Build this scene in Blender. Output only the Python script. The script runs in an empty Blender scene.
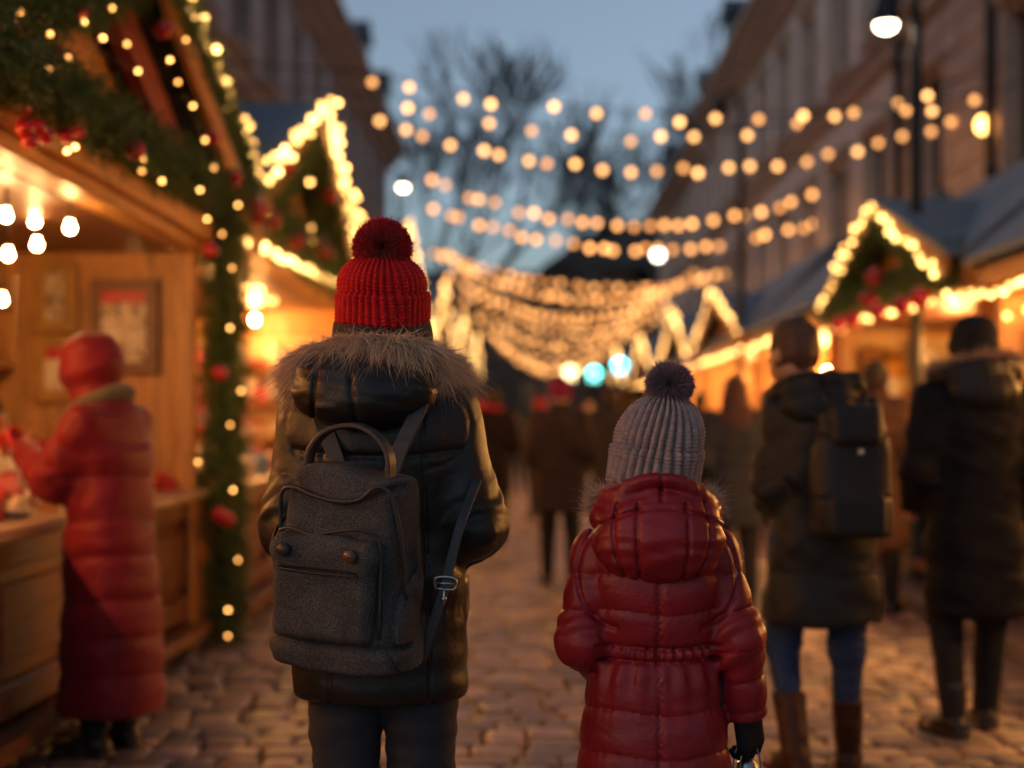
import bpy, bmesh, math, random
import numpy as np
from mathutils import Vector, Matrix, Euler
R = math.radians
rnd = random.Random(7)
nrs = np.random.RandomState(11)
scene = bpy.context.scene
COL = scene.collection

# picture geometry used to place things in metres: camera at the origin, 1.333 m up, looking along +Y
FPX, VPX, VPY, CAMZ = 1422.0, 530.0, 425.0, 1.333
def wx(px, d): return (px - VPX) * d / FPX
def wz(py, d): return CAMZ + (VPY - py) * d / FPX

# ------------------------------------------------------------------ materials
MATS = {}
def new_mat(name):
    m = bpy.data.materials.new(name); m.use_nodes = True
    nt = m.node_tree; b = nt.nodes['Principled BSDF']
    return m, nt, b
def N(nt, typ, **kw):
    n = nt.nodes.new(typ)
    for k, v in kw.items(): setattr(n, k, v)
    return n
def coords(nt, scale=(1,1,1), kind='Object'):
    tc = N(nt, 'ShaderNodeTexCoord'); mp = N(nt, 'ShaderNodeMapping')
    mp.inputs['Scale'].default_value = scale
    nt.links.new(tc.outputs[kind], mp.inputs['Vector'])
    return mp.outputs['Vector']
def noise(nt, vec, scale, detail=4, rough=.55, dist=0):
    n = N(nt, 'ShaderNodeTexNoise'); n.inputs['Scale'].default_value = scale
    n.inputs['Detail'].default_value = detail; n.inputs['Roughness'].default_value = rough
    n.inputs['Distortion'].default_value = dist
    nt.links.new(vec, n.inputs['Vector']); return n.outputs['Fac']
def ramp(nt, fac, stops):
    r = N(nt, 'ShaderNodeValToRGB'); e = r.color_ramp.elements
    e[0].position, e[0].color = stops[0][0], (*stops[0][1], 1)
    e[1].position, e[1].color = stops[-1][0], (*stops[-1][1], 1)
    for p, c in stops[1:-1]:
        x = e.new(p); x.color = (*c, 1)
    nt.links.new(fac, r.inputs['Fac']); return r.outputs['Color']
def bump(nt, b, h, strength=.3, dist=.01, prev=None):
    n = N(nt, 'ShaderNodeBump'); n.inputs['Strength'].default_value = strength
    n.inputs['Distance'].default_value = dist
    nt.links.new(h, n.inputs['Height'])
    if prev is not None: nt.links.new(prev, n.inputs['Normal'])
    nt.links.new(n.outputs['Normal'], b.inputs['Normal']); return n.outputs['Normal']
def mul(c, k): return tuple(max(0, min(1, x * k)) for x in c)

def mat_noise(name, col, rough=.6, var=.35, scale=8, stretch=(1,1,1), bstr=.25, bdist=.01, metallic=0, rvar=.12,
              fine=None, sheen=0, coat=0, spec=.5):
    if name in MATS: return MATS[name]
    m, nt, b = new_mat(name); v = coords(nt, stretch)
    f = noise(nt, v, scale, 5)
    nt.links.new(ramp(nt, f, [(.3, mul(col, 1 - var)), (.5, col), (.72, mul(col, 1 + var))]), b.inputs['Base Color'])
    b.inputs['Metallic'].default_value = metallic
    b.inputs['Specular IOR Level'].default_value = spec
    mr = N(nt, 'ShaderNodeMapRange'); nt.links.new(f, mr.inputs['Value'])
    mr.inputs['To Min'].default_value = max(.02, rough - rvar); mr.inputs['To Max'].default_value = min(1, rough + rvar)
    nt.links.new(mr.outputs['Result'], b.inputs['Roughness'])
    nm = bump(nt, b, f, bstr, bdist)
    if fine:
        g = noise(nt, v, fine[0], 2)
        bump(nt, b, g, fine[1], fine[2], nm)
    if sheen:
        b.inputs['Sheen Weight'].default_value = sheen
    if coat:
        b.inputs['Coat Weight'].default_value = coat; b.inputs['Coat Roughness'].default_value = .25
    MATS[name] = m; return m
def mat_wood(name, col, axis='x', rough=.45, var=.5):
    st = {'x': (1.2, 14, 14), 'y': (14, 1.2, 14), 'z': (14, 14, 1.2)}[axis]
    if name in MATS: return MATS[name]
    m, nt, b = new_mat(name); v = coords(nt, st)
    f = noise(nt, v, 1.6, 6, .6, .6); g = noise(nt, v, 7, 3)
    mx = N(nt, 'ShaderNodeMath', operation='ADD'); ms = N(nt, 'ShaderNodeMath', operation='MULTIPLY')
    ms.inputs[1].default_value = .35; nt.links.new(g, ms.inputs[0]); nt.links.new(f, mx.inputs[0]); nt.links.new(ms.outputs[0], mx.inputs[1])
    nt.links.new(ramp(nt, mx.outputs[0], [(.45, mul(col, 1 - var)), (.65, col), (.9, mul(col, 1 + var * .7))]), b.inputs['Base Color'])
    b.inputs['Roughness'].default_value = rough
    bump(nt, b, mx.outputs[0], .35, .004)
    MATS[name] = m; return m
def mat_emit(name, col, strength):
    if name in MATS: return MATS[name]
    m, nt, b = new_mat(name)
    b.inputs['Base Color'].default_value = (*mul(col, .8), 1)
    b.inputs['Emission Color'].default_value = (*col, 1); b.inputs['Emission Strength'].default_value = strength
    b.inputs['Roughness'].default_value = .3
    MATS[name] = m; return m
def mat_attr(name, rough=.6, sheen=0, bstr=0, spec=.4, sub=0, bscale=40, bdist=.004):
    if name in MATS: return MATS[name]
    m, nt, b = new_mat(name)
    a = N(nt, 'ShaderNodeAttribute'); a.attribute_name = 'tint'
    nt.links.new(a.outputs['Color'], b.inputs['Base Color'])
    b.inputs['Roughness'].default_value = rough; b.inputs['Specular IOR Level'].default_value = spec
    if sheen: b.inputs['Sheen Weight'].default_value = sheen
    if bstr:
        bump(nt, b, noise(nt, coords(nt), bscale, 5), bstr, bdist)
    MATS[name] = m; return m

# ------------------------------------------------------------------ mesh helpers
def np_mesh(name, V, F, smooth=True, tint=None):
    """V (n,3); F: (m,4) or (m,3) int array, or list of such arrays."""
    me = bpy.data.meshes.new(name)
    V = np.asarray(V, np.float32)
    Fs = F if isinstance(F, list) else [F]
    Fs = [np.asarray(f, np.int32) for f in Fs if len(f)]
    me.vertices.add(len(V)); me.vertices.foreach_set('co', V.ravel())
    loops = np.concatenate([f.ravel() for f in Fs])
    sizes = np.concatenate([np.full(len(f), f.shape[1], np.int32) for f in Fs])
    starts = np.concatenate([[0], np.cumsum(sizes)[:-1]]).astype(np.int32)
    me.loops.add(len(loops)); me.loops.foreach_set('vertex_index', loops)
    me.polygons.add(len(sizes)); me.polygons.foreach_set('loop_start', starts)
    try: me.polygons.foreach_set('loop_total', sizes)
    except Exception: pass
    me.polygons.foreach_set('use_smooth', np.full(len(sizes), bool(smooth)))
    me.update(calc_edges=True); me.validate()
    if tint is not None:
        a = me.attributes.new('tint', 'FLOAT_COLOR', 'POINT')
        t = np.ones((len(V), 4), np.float32); t[:, :3] = tint
        a.data.foreach_set('color', t.ravel())
    return me

class MB:
    """collects shapes (world or local coordinates) into one mesh"""
    def __init__(s): s.v = []; s.q = []; s.t = []; s.n = 0; s.c = []; s.smooth = False
    def add(s, V, Q=None, T=None, col=(1, 1, 1)):
        V = np.asarray(V, float)
        if Q is not None and len(Q): s.q.append(np.asarray(Q, int) + s.n)
        if T is not None and len(T): s.t.append(np.asarray(T, int) + s.n)
        s.v.append(V); s.n += len(V)
        c = np.asarray(col, float); s.c.append(np.broadcast_to(c, (len(V), 3)))
        return s
    def box(s, x0, x1, y0, y1, z0, z1, bev=.004, col=(1, 1, 1), M=None):
        if x0 > x1: x0, x1 = x1, x0
        if y0 > y1: y0, y1 = y1, y0
        if z0 > z1: z0, z1 = z1, z0
        c = np.array([(x0 + x1) / 2, (y0 + y1) / 2, (z0 + z1) / 2]); h = np.array([x1 - x0, y1 - y0, z1 - z0]) / 2
        b = min(bev, h.min() * .45)
        V = []; idx = {}
        for sx in (-1, 1):
            for sy in (-1, 1):
                for sz in (-1, 1):
                    for ax in range(3):
                        p = np.array([sx, sy, sz]) * (h - b); p[ax] = (sx, sy, sz)[ax] * h[ax]
                        idx[(sx, sy, sz, ax)] = len(V); V.append(p)
        Q = []; T = []
        def face(l, out):
            a = np.array([V[i] for i in l]); n = np.cross(a[1] - a[0], a[2] - a[0])
            return l if np.dot(n, a.mean(0)) > 0 else l[::-1]
        for ax in range(3):
            o = [i for i in range(3) if i != ax]
            for sg in (-1, 1):
                l = []
                for a, bb in ((-1, -1), (1, -1), (1, 1), (-1, 1)):
                    k = [0, 0, 0]; k[ax] = sg; k[o[0]] = a; k[o[1]] = bb; l.append(idx[(*k, ax)])
                Q.append(face(l, 0))
        for ax in range(3):            # edge strips, parallel to ax
            o = [i for i in range(3) if i != ax]
            for a in (-1, 1):
                for bb in (-1, 1):
                    k0 = [0, 0, 0]; k1 = [0, 0, 0]; k0[ax] = -1; k1[ax] = 1
                    k0[o[0]] = k1[o[0]] = a; k0[o[1]] = k1[o[1]] = bb
                    Q.append(face([idx[(*k0, o[0])], idx[(*k1, o[0])], idx[(*k1, o[1])], idx[(*k0, o[1])]], 0))
        for k in [(a, bb, cc) for a in (-1, 1) for bb in (-1, 1) for cc in (-1, 1)]:
            T.append(face([idx[(*k, 0)], idx[(*k, 1)], idx[(*k, 2)]], 0))
        V = np.array(V)
        if M is not None: V = (np.array(M.to_3x3()) @ V.T).T
        return s.add(V + c, Q, T, col)
    def prism(s, poly, axis, a0, a1, col=(1, 1, 1)):
        """extrude a 2-D polygon along axis; poly in the two remaining axes in order"""
        n = len(poly); o = [i for i in range(3) if i != axis]; V = np.zeros((2 * n, 3))
        for k, (p, q) in enumerate(poly):
            V[k, o[0]] = p; V[k, o[1]] = q; V[k, axis] = a0; V[k + n] = V[k]; V[k + n, axis] = a1
        Q = [(k, (k + 1) % n, n + (k + 1) % n, n + k) for k in range(n)]
        T = [(0, k, k + 1) for k in range(1, n - 1)] + [(n, n + k + 1, n + k) for k in range(1, n - 1)]
        return s.add(V, Q, T, col)
    def tube(s, pts, rad, seg=8, col=(1, 1, 1), cap=True):
        V, Q, T = tube_arr(pts, rad, seg, cap); return s.add(V, Q, T, col)
    def lathe(s, prof, c=(0, 0, 0), seg=20, col=(1, 1, 1)):
        V = []; n = len(prof)
        for k in range(seg):
            a = 2 * math.pi * k / seg
            for r, z in prof: V.append((c[0] + r * math.cos(a), c[1] + r * math.sin(a), c[2] + z))
        Q = [(k * n + i, ((k + 1) % seg) * n + i, ((k + 1) % seg) * n + i + 1, k * n + i + 1) for k in range(seg) for i in range(n - 1)]
        return s.add(V, Q, None, col)
    def ball(s, c, r, seg=12, rings=8, col=(1, 1, 1)):
        if not hasattr(r, '__len__'): r = (r, r, r)
        V = []; 
        for i in range(rings + 1):
            p = math.pi * i / rings
            for k in range(seg):
                a = 2 * math.pi * k / seg
                V.append((c[0] + r[0] * math.sin(p) * math.cos(a), c[1] + r[1] * math.sin(p) * math.sin(a), c[2] + r[2] * math.cos(p)))
        Q = [(i * seg + k, (i + 1) * seg + k, (i + 1) * seg + (k + 1) % seg, i * seg + (k + 1) % seg) for i in range(rings) for k in range(seg)]
        return s.add(V, Q, None, col)
    def mesh(s, name, off=(0, 0, 0), smooth=None, tint=False):
        V = np.concatenate(s.v) - np.array(off)
        F = []
        if s.q: F.append(np.concatenate(s.q))
        if s.t: F.append(np.concatenate(s.t))
        return np_mesh(name, V, F, s.smooth if smooth is None else smooth, np.concatenate(s.c) if tint else None)

def frames(P):
    P = np.asarray(P, float); T = np.gradient(P, axis=0); T /= np.linalg.norm(T, axis=1)[:, None] + 1e-9
    up = np.array([0, 0, 1.0]) if abs(T[0][2]) < .9 else np.array([1.0, 0, 0])
    A = np.zeros_like(P); B = np.zeros_like(P)
    a = up - T[0] * np.dot(up, T[0]); a /= np.linalg.norm(a)
    for i in range(len(P)):
        a = a - T[i] * np.dot(a, T[i]); a /= np.linalg.norm(a) + 1e-9
        A[i] = a; B[i] = np.cross(T[i], a)
    return T, A, B
def tube_arr(pts, rad, seg=8, cap=True):
    P = np.asarray(pts, float); n = len(P); T_, A, B = frames(P)
    r = np.broadcast_to(np.asarray(rad, float), (n,))
    th = np.linspace(0, 2 * np.pi, seg, endpoint=False)
    V = P[:, None, :] + r[:, None, None] * (np.cos(th)[None, :, None] * A[:, None, :] + np.sin(th)[None, :, None] * B[:, None, :])
    V = V.reshape(-1, 3); Q = []
    for i in range(n - 1):
        for k in range(seg):
            k2 = (k + 1) % seg; Q.append((i * seg + k, i * seg + k2, (i + 1) * seg + k2, (i + 1) * seg + k))
    T = []
    if cap:
        b = len(V); V = np.vstack([V, P[:1], P[-1:]])
        for k in range(seg):
            k2 = (k + 1) % seg; T.append((k2, k, b)); T.append(((n - 1) * seg + k, (n - 1) * seg + k2, b + 1))
    return V, Q, T
def catmull(P, n=8):
    P = [np.asarray(p, float) for p in P]; P = [2 * P[0] - P[1]] + P + [2 * P[-1] - P[-2]]; out = []
    for i in range(1, len(P) - 2):
        for k in range(n):
            t = k / n; a, b, c, d = P[i - 1:i + 3]
            out.append(.5 * ((2 * b) + (-a + c) * t + (2 * a - 5 * b + 4 * c - d) * t * t + (-a + 3 * b - 3 * c + d) * t ** 3))
    out.append(P[-2]); return np.array(out)
def ribbon_arr(P, width, thick, side):
    """strap along P; side: (n,3) or (3,) width direction hint"""
    P = np.asarray(P, float); T = np.gradient(P, axis=0); T /= np.linalg.norm(T, axis=1)[:, None]
    S = np.broadcast_to(np.asarray(side, float), P.shape); S = S - T * (S * T).sum(1)[:, None]; S /= np.linalg.norm(S, axis=1)[:, None]
    U = np.cross(T, S); w = width / 2; t = thick / 2
    cs = [(-1, -.5), (-.9, -1), (.9, -1), (1, -.5), (1, .5), (.9, 1), (-.9, 1), (-1, .5)]
    V = np.stack([P + S * a * w + U * b * t for a, b in cs], 1).reshape(-1, 3); m = 8; Q = []
    for i in range(len(P) - 1):
        for k in range(m): Q.append((i * m + k, i * m + (k + 1) % m, (i + 1) * m + (k + 1) % m, (i + 1) * m + k))
    e = (len(P) - 1) * m
    Q += [(7, 6, 1, 0), (6, 5, 2, 1), (5, 4, 3, 2), (e, e + 1, e + 6, e + 7), (e + 1, e + 2, e + 5, e + 6), (e + 2, e + 3, e + 4, e + 5)]
    return V, Q

# ------------------------------------------------------------------ objects
def link(o): COL.objects.link(o); return o
def tag(o, label=None, cat=None, group=None, kind=None):
    if label: o['label'] = label
    if cat: o['category'] = cat
    if group: o['group'] = group
    if kind: o['kind'] = kind
    return o
def thing(name, label, cat, loc=(0, 0, 0), rz=0, group=None):
    o = bpy.data.objects.new(name, None); link(o); o.location = loc; o.rotation_euler = (0, 0, rz)
    o.empty_display_size = .2
    return tag(o, label, cat, group)
def obj(name, me, mat, parent=None, loc=(0, 0, 0), rot=(0, 0, 0), label=None):
    if isinstance(me, MB): me = me.mesh(name, tint=True)
    o = bpy.data.objects.new(name, me); link(o)
    if mat and not me.materials: me.materials.append(mat)
    o.parent = parent; o.location = loc; o.rotation_euler = rot
    if label: o['label'] = label
    return o
def wobj(name, mb, mat, parent, smooth=None, label=None):
    """mesh given in world coordinates, placed under an unrotated top-level root"""
    me = mb.mesh(name, off=tuple(parent.location) if parent else (0, 0, 0), smooth=smooth, tint=True)
    return obj(name, me, mat, parent, label=label)
def copy_thing(o, loc, rz=None, label=None, group=None, scale=None):
    c = o.copy(); link(c); c.location = loc
    if rz is not None: c.rotation_euler = (0, 0, rz)
    if scale: c.scale = (scale,) * 3
    if label: c['label'] = label
    if group: c['group'] = group
    for ch in list(o.children):
        k = ch.copy(); link(k); k.parent = c
        for g in list(ch.children):
            j = g.copy(); link(j); j.parent = k
    return c

# ------------------------------------------------------------------ distance fields -> mesh (surface nets)
def grid(lo, hi, vox):
    ax = [np.arange(lo[i], hi[i] + vox, vox, dtype=np.float32) for i in range(3)]
    X, Y, Z = np.meshgrid(*ax, indexing='ij', sparse=True)
    return X, Y, Z, np.array(lo, float), vox
def nets(d, lo, vox, name='m', smooth=True):
    d = np.asarray(d, np.float32)
    d = np.pad(d, 1, constant_values=1.0); lo = np.asarray(lo, float) - vox
    s = d < 0
    nx, ny, nz = [n - 1 for n in d.shape]
    cnt = np.zeros((nx, ny, nz), np.uint8)
    for i in (0, 1):
        for j in (0, 1):
            for k in (0, 1): cnt += s[i:i + nx, j:j + ny, k:k + nz]
    act = (cnt > 0) & (cnt < 8); ids = -np.ones(act.shape, np.int64)
    I, J, K = np.nonzero(act); n = len(I); ids[I, J, K] = np.arange(n)
    pos = np.zeros((n, 3)); w = np.zeros(n)
    C = [(i, j, k) for i in (0, 1) for j in (0, 1) for k in (0, 1)]
    val = {c: d[I + c[0], J + c[1], K + c[2]].astype(float) for c in C}
    for a in C:
        for ax in range(3):
            if a[ax] == 0:
                b = list(a); b[ax] = 1; b = tuple(b); va, vb = val[a], val[b]
                m = (va < 0) != (vb < 0); t = np.where(m, va / np.where(m, va - vb, 1), 0)
                for q in range(3): pos[:, q] += m * (a[q] + (t if q == ax else 0))
                w += m
    pos = pos / w[:, None] + np.stack([I, J, K], 1); V = pos * vox + lo
    Fs = []
    for ax in range(3):
        sl0 = [slice(None)] * 3; sl1 = [slice(None)] * 3; sl0[ax] = slice(0, -1); sl1[ax] = slice(1, None)
        e = s[tuple(sl0)] != s[tuple(sl1)]
        A = np.array(np.nonzero(e)).T
        o = [i for i in range(3) if i != ax]
        ok = (A[:, o[0]] > 0) & (A[:, o[1]] > 0) & (A[:, o[0]] < act.shape[o[0]]) & (A[:, o[1]] < act.shape[o[1]])
        A = A[ok]; inside = s[A[:, 0], A[:, 1], A[:, 2]]
        q = []
        for du, dv in ((-1, -1), (0, -1), (0, 0), (-1, 0)):
            B = A.copy(); B[:, o[0]] += du; B[:, o[1]] += dv; q.append(ids[B[:, 0], B[:, 1], B[:, 2]])
        q = np.stack(q, 1); flip = inside if ax != 1 else ~inside
        q[~flip] = q[~flip][:, ::-1]; Fs.append(q[(q >= 0).all(1)])
    return np_mesh(name, V, np.concatenate(Fs), smooth)
def smin(a, b, k):
    h = np.clip(.5 + .5 * (b - a) / k, 0, 1); return b + (a - b) * h - k * h * (1 - h)
def smax(a, b, k): return -smin(-a, -b, k)
def cone(G, a, b, ra, rb):
    X, Y, Z = G[:3]; a = np.asarray(a, float); b = np.asarray(b, float); ab = b - a; L = float(ab @ ab)
    t = np.clip(((X - a[0]) * ab[0] + (Y - a[1]) * ab[1] + (Z - a[2]) * ab[2]) / L, 0, 1)
    d = np.sqrt((X - a[0] - t * ab[0]) ** 2 + (Y - a[1] - t * ab[1]) ** 2 + (Z - a[2] - t * ab[2]) ** 2)
    return d - (ra + (rb - ra) * t), t
def chain(G, pts, rad, k=.02):
    """joined cones; returns distance and length along the chain"""
    out = None; s = None; acc = 0.
    for i in range(len(pts) - 1):
        d, t = cone(G, pts[i], pts[i + 1], rad[i], rad[i + 1]); L = float(np.linalg.norm(np.subtract(pts[i + 1], pts[i])))
        u = acc + t * L; acc += L
        if out is None: out, s = d, u
        else: s = np.where(d < out, u, s); out = smin(out, d, k)
    return out, s
def ell(G, c, r, M=None):
    X, Y, Z = [G[i] - c[i] for i in range(3)]
    if M is not None:
        X, Y, Z = [M[i][0] * X + M[i][1] * Y + M[i][2] * Z for i in range(3)]
    k0 = np.sqrt((X / r[0]) ** 2 + (Y / r[1]) ** 2 + (Z / r[2]) ** 2); k1 = np.sqrt((X / r[0] ** 2) ** 2 + (Y / r[1] ** 2) ** 2 + (Z / r[2] ** 2) ** 2)
    return k0 * (k0 - 1) / np.maximum(k1, 1e-6)
def rbox(G, c, h, r, M=None):
    X, Y, Z = [G[i] - c[i] for i in range(3)]
    if M is not None:
        X, Y, Z = [M[i][0] * X + M[i][1] * Y + M[i][2] * Z for i in range(3)]
    q = [np.abs(a) - (h[i] - r) for i, a in enumerate((X, Y, Z))]
    return np.sqrt(np.maximum(q[0], 0) ** 2 + np.maximum(q[1], 0) ** 2 + np.maximum(q[2], 0) ** 2) + np.minimum(np.maximum(np.maximum(q[0], q[1]), q[2]), 0) - r
def loft(G, tab, p=2.0, capk=.02):
    """tab rows: z, cx, cy, rx, ry from low to high"""
    X, Y, Z = G[:3]; tab = np.array(tab, float)
    zz = np.linspace(tab[0, 0], tab[-1, 0], 160); cols = [np.interp(zz, tab[:, 0], tab[:, i]) for i in range(1, 5)]
    ker = np.hanning(15); ker /= ker.sum()
    cols = [np.convolve(np.pad(c, 7, mode='edge'), ker, 'valid') for c in cols]
    cx, cy, rx, ry = [np.interp(Z, zz, c) for c in cols]
    q = ((np.abs(X - cx) / rx) ** p + (np.abs(Y - cy) / ry) ** p) ** (1 / p)
    d = (q - 1) * np.minimum(rx, ry)
    return smax(smax(d, Z - tab[-1, 0], capk), tab[0, 0] - Z, capk)
def wav(G, freq, seed, n=7, aniso=(1, 1, 1)):
    r = np.random.RandomState(seed); out = 0
    for i in range(n):
        v = r.normal(size=3); v /= np.linalg.norm(v); v = v * freq * (.6 + .8 * r.rand()) * np.array(aniso)
        out = out + np.sin(G[0] * v[0] + G[1] * v[1] + G[2] * v[2] + r.rand() * 6.28)
    return out / math.sqrt(n)
def puff(z, seams, amp, gw=.35):
    """puffed bands between seam positions; 0 at seams and 1*amp between"""
    s = np.array(sorted(seams), float); i = np.clip(np.searchsorted(s, z) - 1, 0, len(s) - 2)
    u = np.clip((z - s[i]) / (s[i + 1] - s[i]), 0, 1); return amp * (4 * u * (1 - u)) ** gw

def strands(P, D, L, w, seg=3, grav=0., curl=.25, cols=((.5, .4, .3), (.2, .15, .1)), seed=1, taper=.15):
    """hair-like blades: P roots, D unit dirs, L lengths -> mesh arrays with tint"""
    r = np.random.RandomState(seed); n = len(P); P = np.asarray(P, float); D = np.asarray(D, float); L = np.broadcast_to(L, (n,))
    cv = r.normal(size=(n, 3)) * curl; side = np.cross(D, r.normal(size=(n, 3))); side /= np.linalg.norm(side, axis=1)[:, None] + 1e-9
    t = np.linspace(0, 1, seg + 1)
    C = P[:, None, :] + (D[:, None, :] * t[None, :, None] + cv[:, None, :] * (t ** 2)[None, :, None] * .5) * L[:, None, None]
    C[:, :, 2] -= grav * L[:, None] * (t ** 2)[None, :]
    ww = w * (1 - (1 - taper) * t)
    A = C + side[:, None, :] * ww[None, :, None] * .5; B = C - side[:, None, :] * ww[None, :, None] * .5
    V = np.stack([A, B], 2).reshape(-1, 3); m = 2 * (seg + 1)
    base = (np.arange(n) * m)[:, None]; Q = np.concatenate([base + np.array([[2 * k, 2 * k + 1, 2 * k + 3, 2 * k + 2]]) for k in range(seg)])
    c0, c1 = np.array(cols[0]), np.array(cols[1]); mix = np.clip(r.rand(n) * 1.0, 0, 1)[:, None]
    ct = (c0 * (1 - mix) + c1 * mix) * (.75 + .5 * r.rand(n, 1))
    return V, Q, np.repeat(np.clip(ct, 0, 1), m, axis=0)

def creases(nt, b, v, sc, st, dist, prev=None):
    n = N(nt, 'ShaderNodeTexNoise'); n.noise_type = 'RIDGED_MULTIFRACTAL'; n.inputs['Scale'].default_value = sc; n.inputs['Detail'].default_value = 2.5; n.inputs['Roughness'].default_value = .45; n.inputs['Distortion'].default_value = .5
    nt.links.new(v, n.inputs['Vector']); return bump(nt, b, n.outputs['Fac'], st, dist, prev)
# ------------------------------------------------------------------ people
SKIN = mat_noise('skin', (.42, .24, .17), .5, .12, 20, bstr=.05)
EYEW = mat_noise('eye_white', (.6, .58, .55), .25, .03, 5, bstr=0)
def fabric(name, col, rough=.5, bscale=9, bstr=.35, bdist=.02, fine=(320, .12, .001), sheen=0, var=.18, spec=.3, coat=0):
    return mat_noise(name, col, rough, var, bscale, bstr=bstr, bdist=bdist, fine=fine, sheen=sheen, spec=spec, coat=coat)
DENIM_B = fabric('denim_blue', (.018, .045, .12), .8, 18, .3, .008)
DENIM_K = fabric('denim_charcoal', (.03, .034, .043), .8, 18, .3, .008)
BLACKCLOTH = fabric('black_cloth', (.014, .014, .016), .8, 14, .3, .01)
LEATHER_BR = mat_noise('leather_brown', (.045, .016, .009), .5, .4, 12, bstr=.3, bdist=.006, spec=.25)
LEATHER_BK = mat_noise('leather_black', (.015, .013, .013), .38, .4, 12, bstr=.3, bdist=.006)

def default_joints():
    return dict(head=(0, .01, 1.60), hr=(.076, .097, .116), sh=[(-.175, 0, 1.39), (.175, 0, 1.39)],
                el=[(-.25, -.05, 1.12), (.25, -.05, 1.12)], wr=[(-.2, .14, .98), (.2, .14, .98)],
                hip=[(-.085, 0, .9), (.085, 0, .9)], kn=[(-.1, .02, .49), (.1, .02, .49)],
                an=[(-.105, -.01, .085), (.105, -.01, .085)], toe=[(-.03, .16), (.03, .16)], lean=0.)
def body_mesh(J, vox=.0115):
    pts = np.array([J['head']] + J['sh'] + J['el'] + J['wr'] + J['hip'] + J['kn'] + J['an'], float)
    lo = pts.min(0) - .2; hi = pts.max(0) + .2; lo[2] = -.02
    G = grid(lo, hi, vox); h = np.array(J['head']); r = J['hr']
    tw = abs(J['sh'][1][0] - J['sh'][0][0]) / 2; zs = J['sh'][0][2]; zh = J['hip'][0][2]
    cx = (J['sh'][0][0] + J['sh'][1][0]) / 2; cy = (J['sh'][0][1] + J['sh'][1][1]) / 2
    q_ = min(1, tw / .175) ** 1.5; d = loft(G, [(zh - .06, cx, 0, tw * .8, .085 * q_), (zh + .12, cx, cy * .5, tw * .7, .085 * q_), (zs - .12, cx, cy, tw * .8, .09 * q_), (zs + .03, cx, cy, tw * .7, .075 * q_), (zs + .07, cx, cy, .06, .06)], 2.3)
    for i in (0, 1):
        a, _ = chain(G, [J['sh'][i], J['el'][i], J['wr'][i]], [.052, .04, .028]); d = smin(d, a, .03)
        # closed hand at the end of each arm
        w = np.array(J['wr'][i]); e = np.array(J['el'][i]); u = (w - e) / np.linalg.norm(w - e)
        hs = .5 if J.get('gloved') else 1; a, _ = cone(G, w, w + u * .08 * hs, .026 * (hs + .2) / 1.2, .03 * hs); d = smin(d, a, .015)
        a, _ = chain(G, [J['hip'][i], J['kn'][i], J['an'][i]], [.085, .055, .038]); d = smin(d, a, .03)
        an = J['an'][i]; t = J['toe'][i]
        a, _ = cone(G, (an[0], an[1] - .02, an[2] - .045), (an[0] + t[0], an[1] + t[1] * .8, an[2] - .05), .035, .03); d = smin(d, a, .02)
    a, _ = cone(G, (cx, cy, zs), (h[0], h[1] - .02, h[2] - .06), .055, .052); d = smin(d, a, .03)
    yaw = J.get('yaw', 0.); c, s = math.cos(yaw), math.sin(yaw); M = [(c, s, 0), (-s, c, 0), (0, 0, 1)]
    hd = ell(G, h, r, M)
    def at(x, y, z): return (h[0] + c * x - s * y, h[1] + s * x + c * y, h[2] + z)
    k = r[2] / .116
    hd = smin(hd, ell(G, at(0, .035 * k, -.065 * k), (.052 * k, .06 * k, .055 * k), M), .03)
    hd = smin(hd, cone(G, at(0, .095 * k, -.0), at(0, .118 * k, -.03 * k), .008 * k, .014 * k)[0], .012)
    hd = smin(hd, ell(G, at(0, .098 * k, -.066 * k), (.024 * k, .012 * k, .008 * k), M), .008)
    for sx in (-1, 1):
        hd = smin(hd, ell(G, at(sx * .077 * k, 0, -.01 * k), (.01 * k, .02 * k, .032 * k), M), .008)
        hd = smax(hd, -ell(G, at(sx * .03 * k, .108 * k, .012 * k), (.018 * k, .02 * k, .012 * k), M), .01)
    d = smin(d, hd, .02)
    return nets(d, G[3], vox, 'body'), at, k
def add_eyes(root, at, k):
    for sx in (-1, 1):
        m = MB(); m.ball((0, 0, 0), .0125 * k, 12, 8); obj('eye', m.mesh('eye', smooth=True, tint=True), EYEW, root, at(sx * .03 * k, .083 * k, .01 * k))
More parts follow.
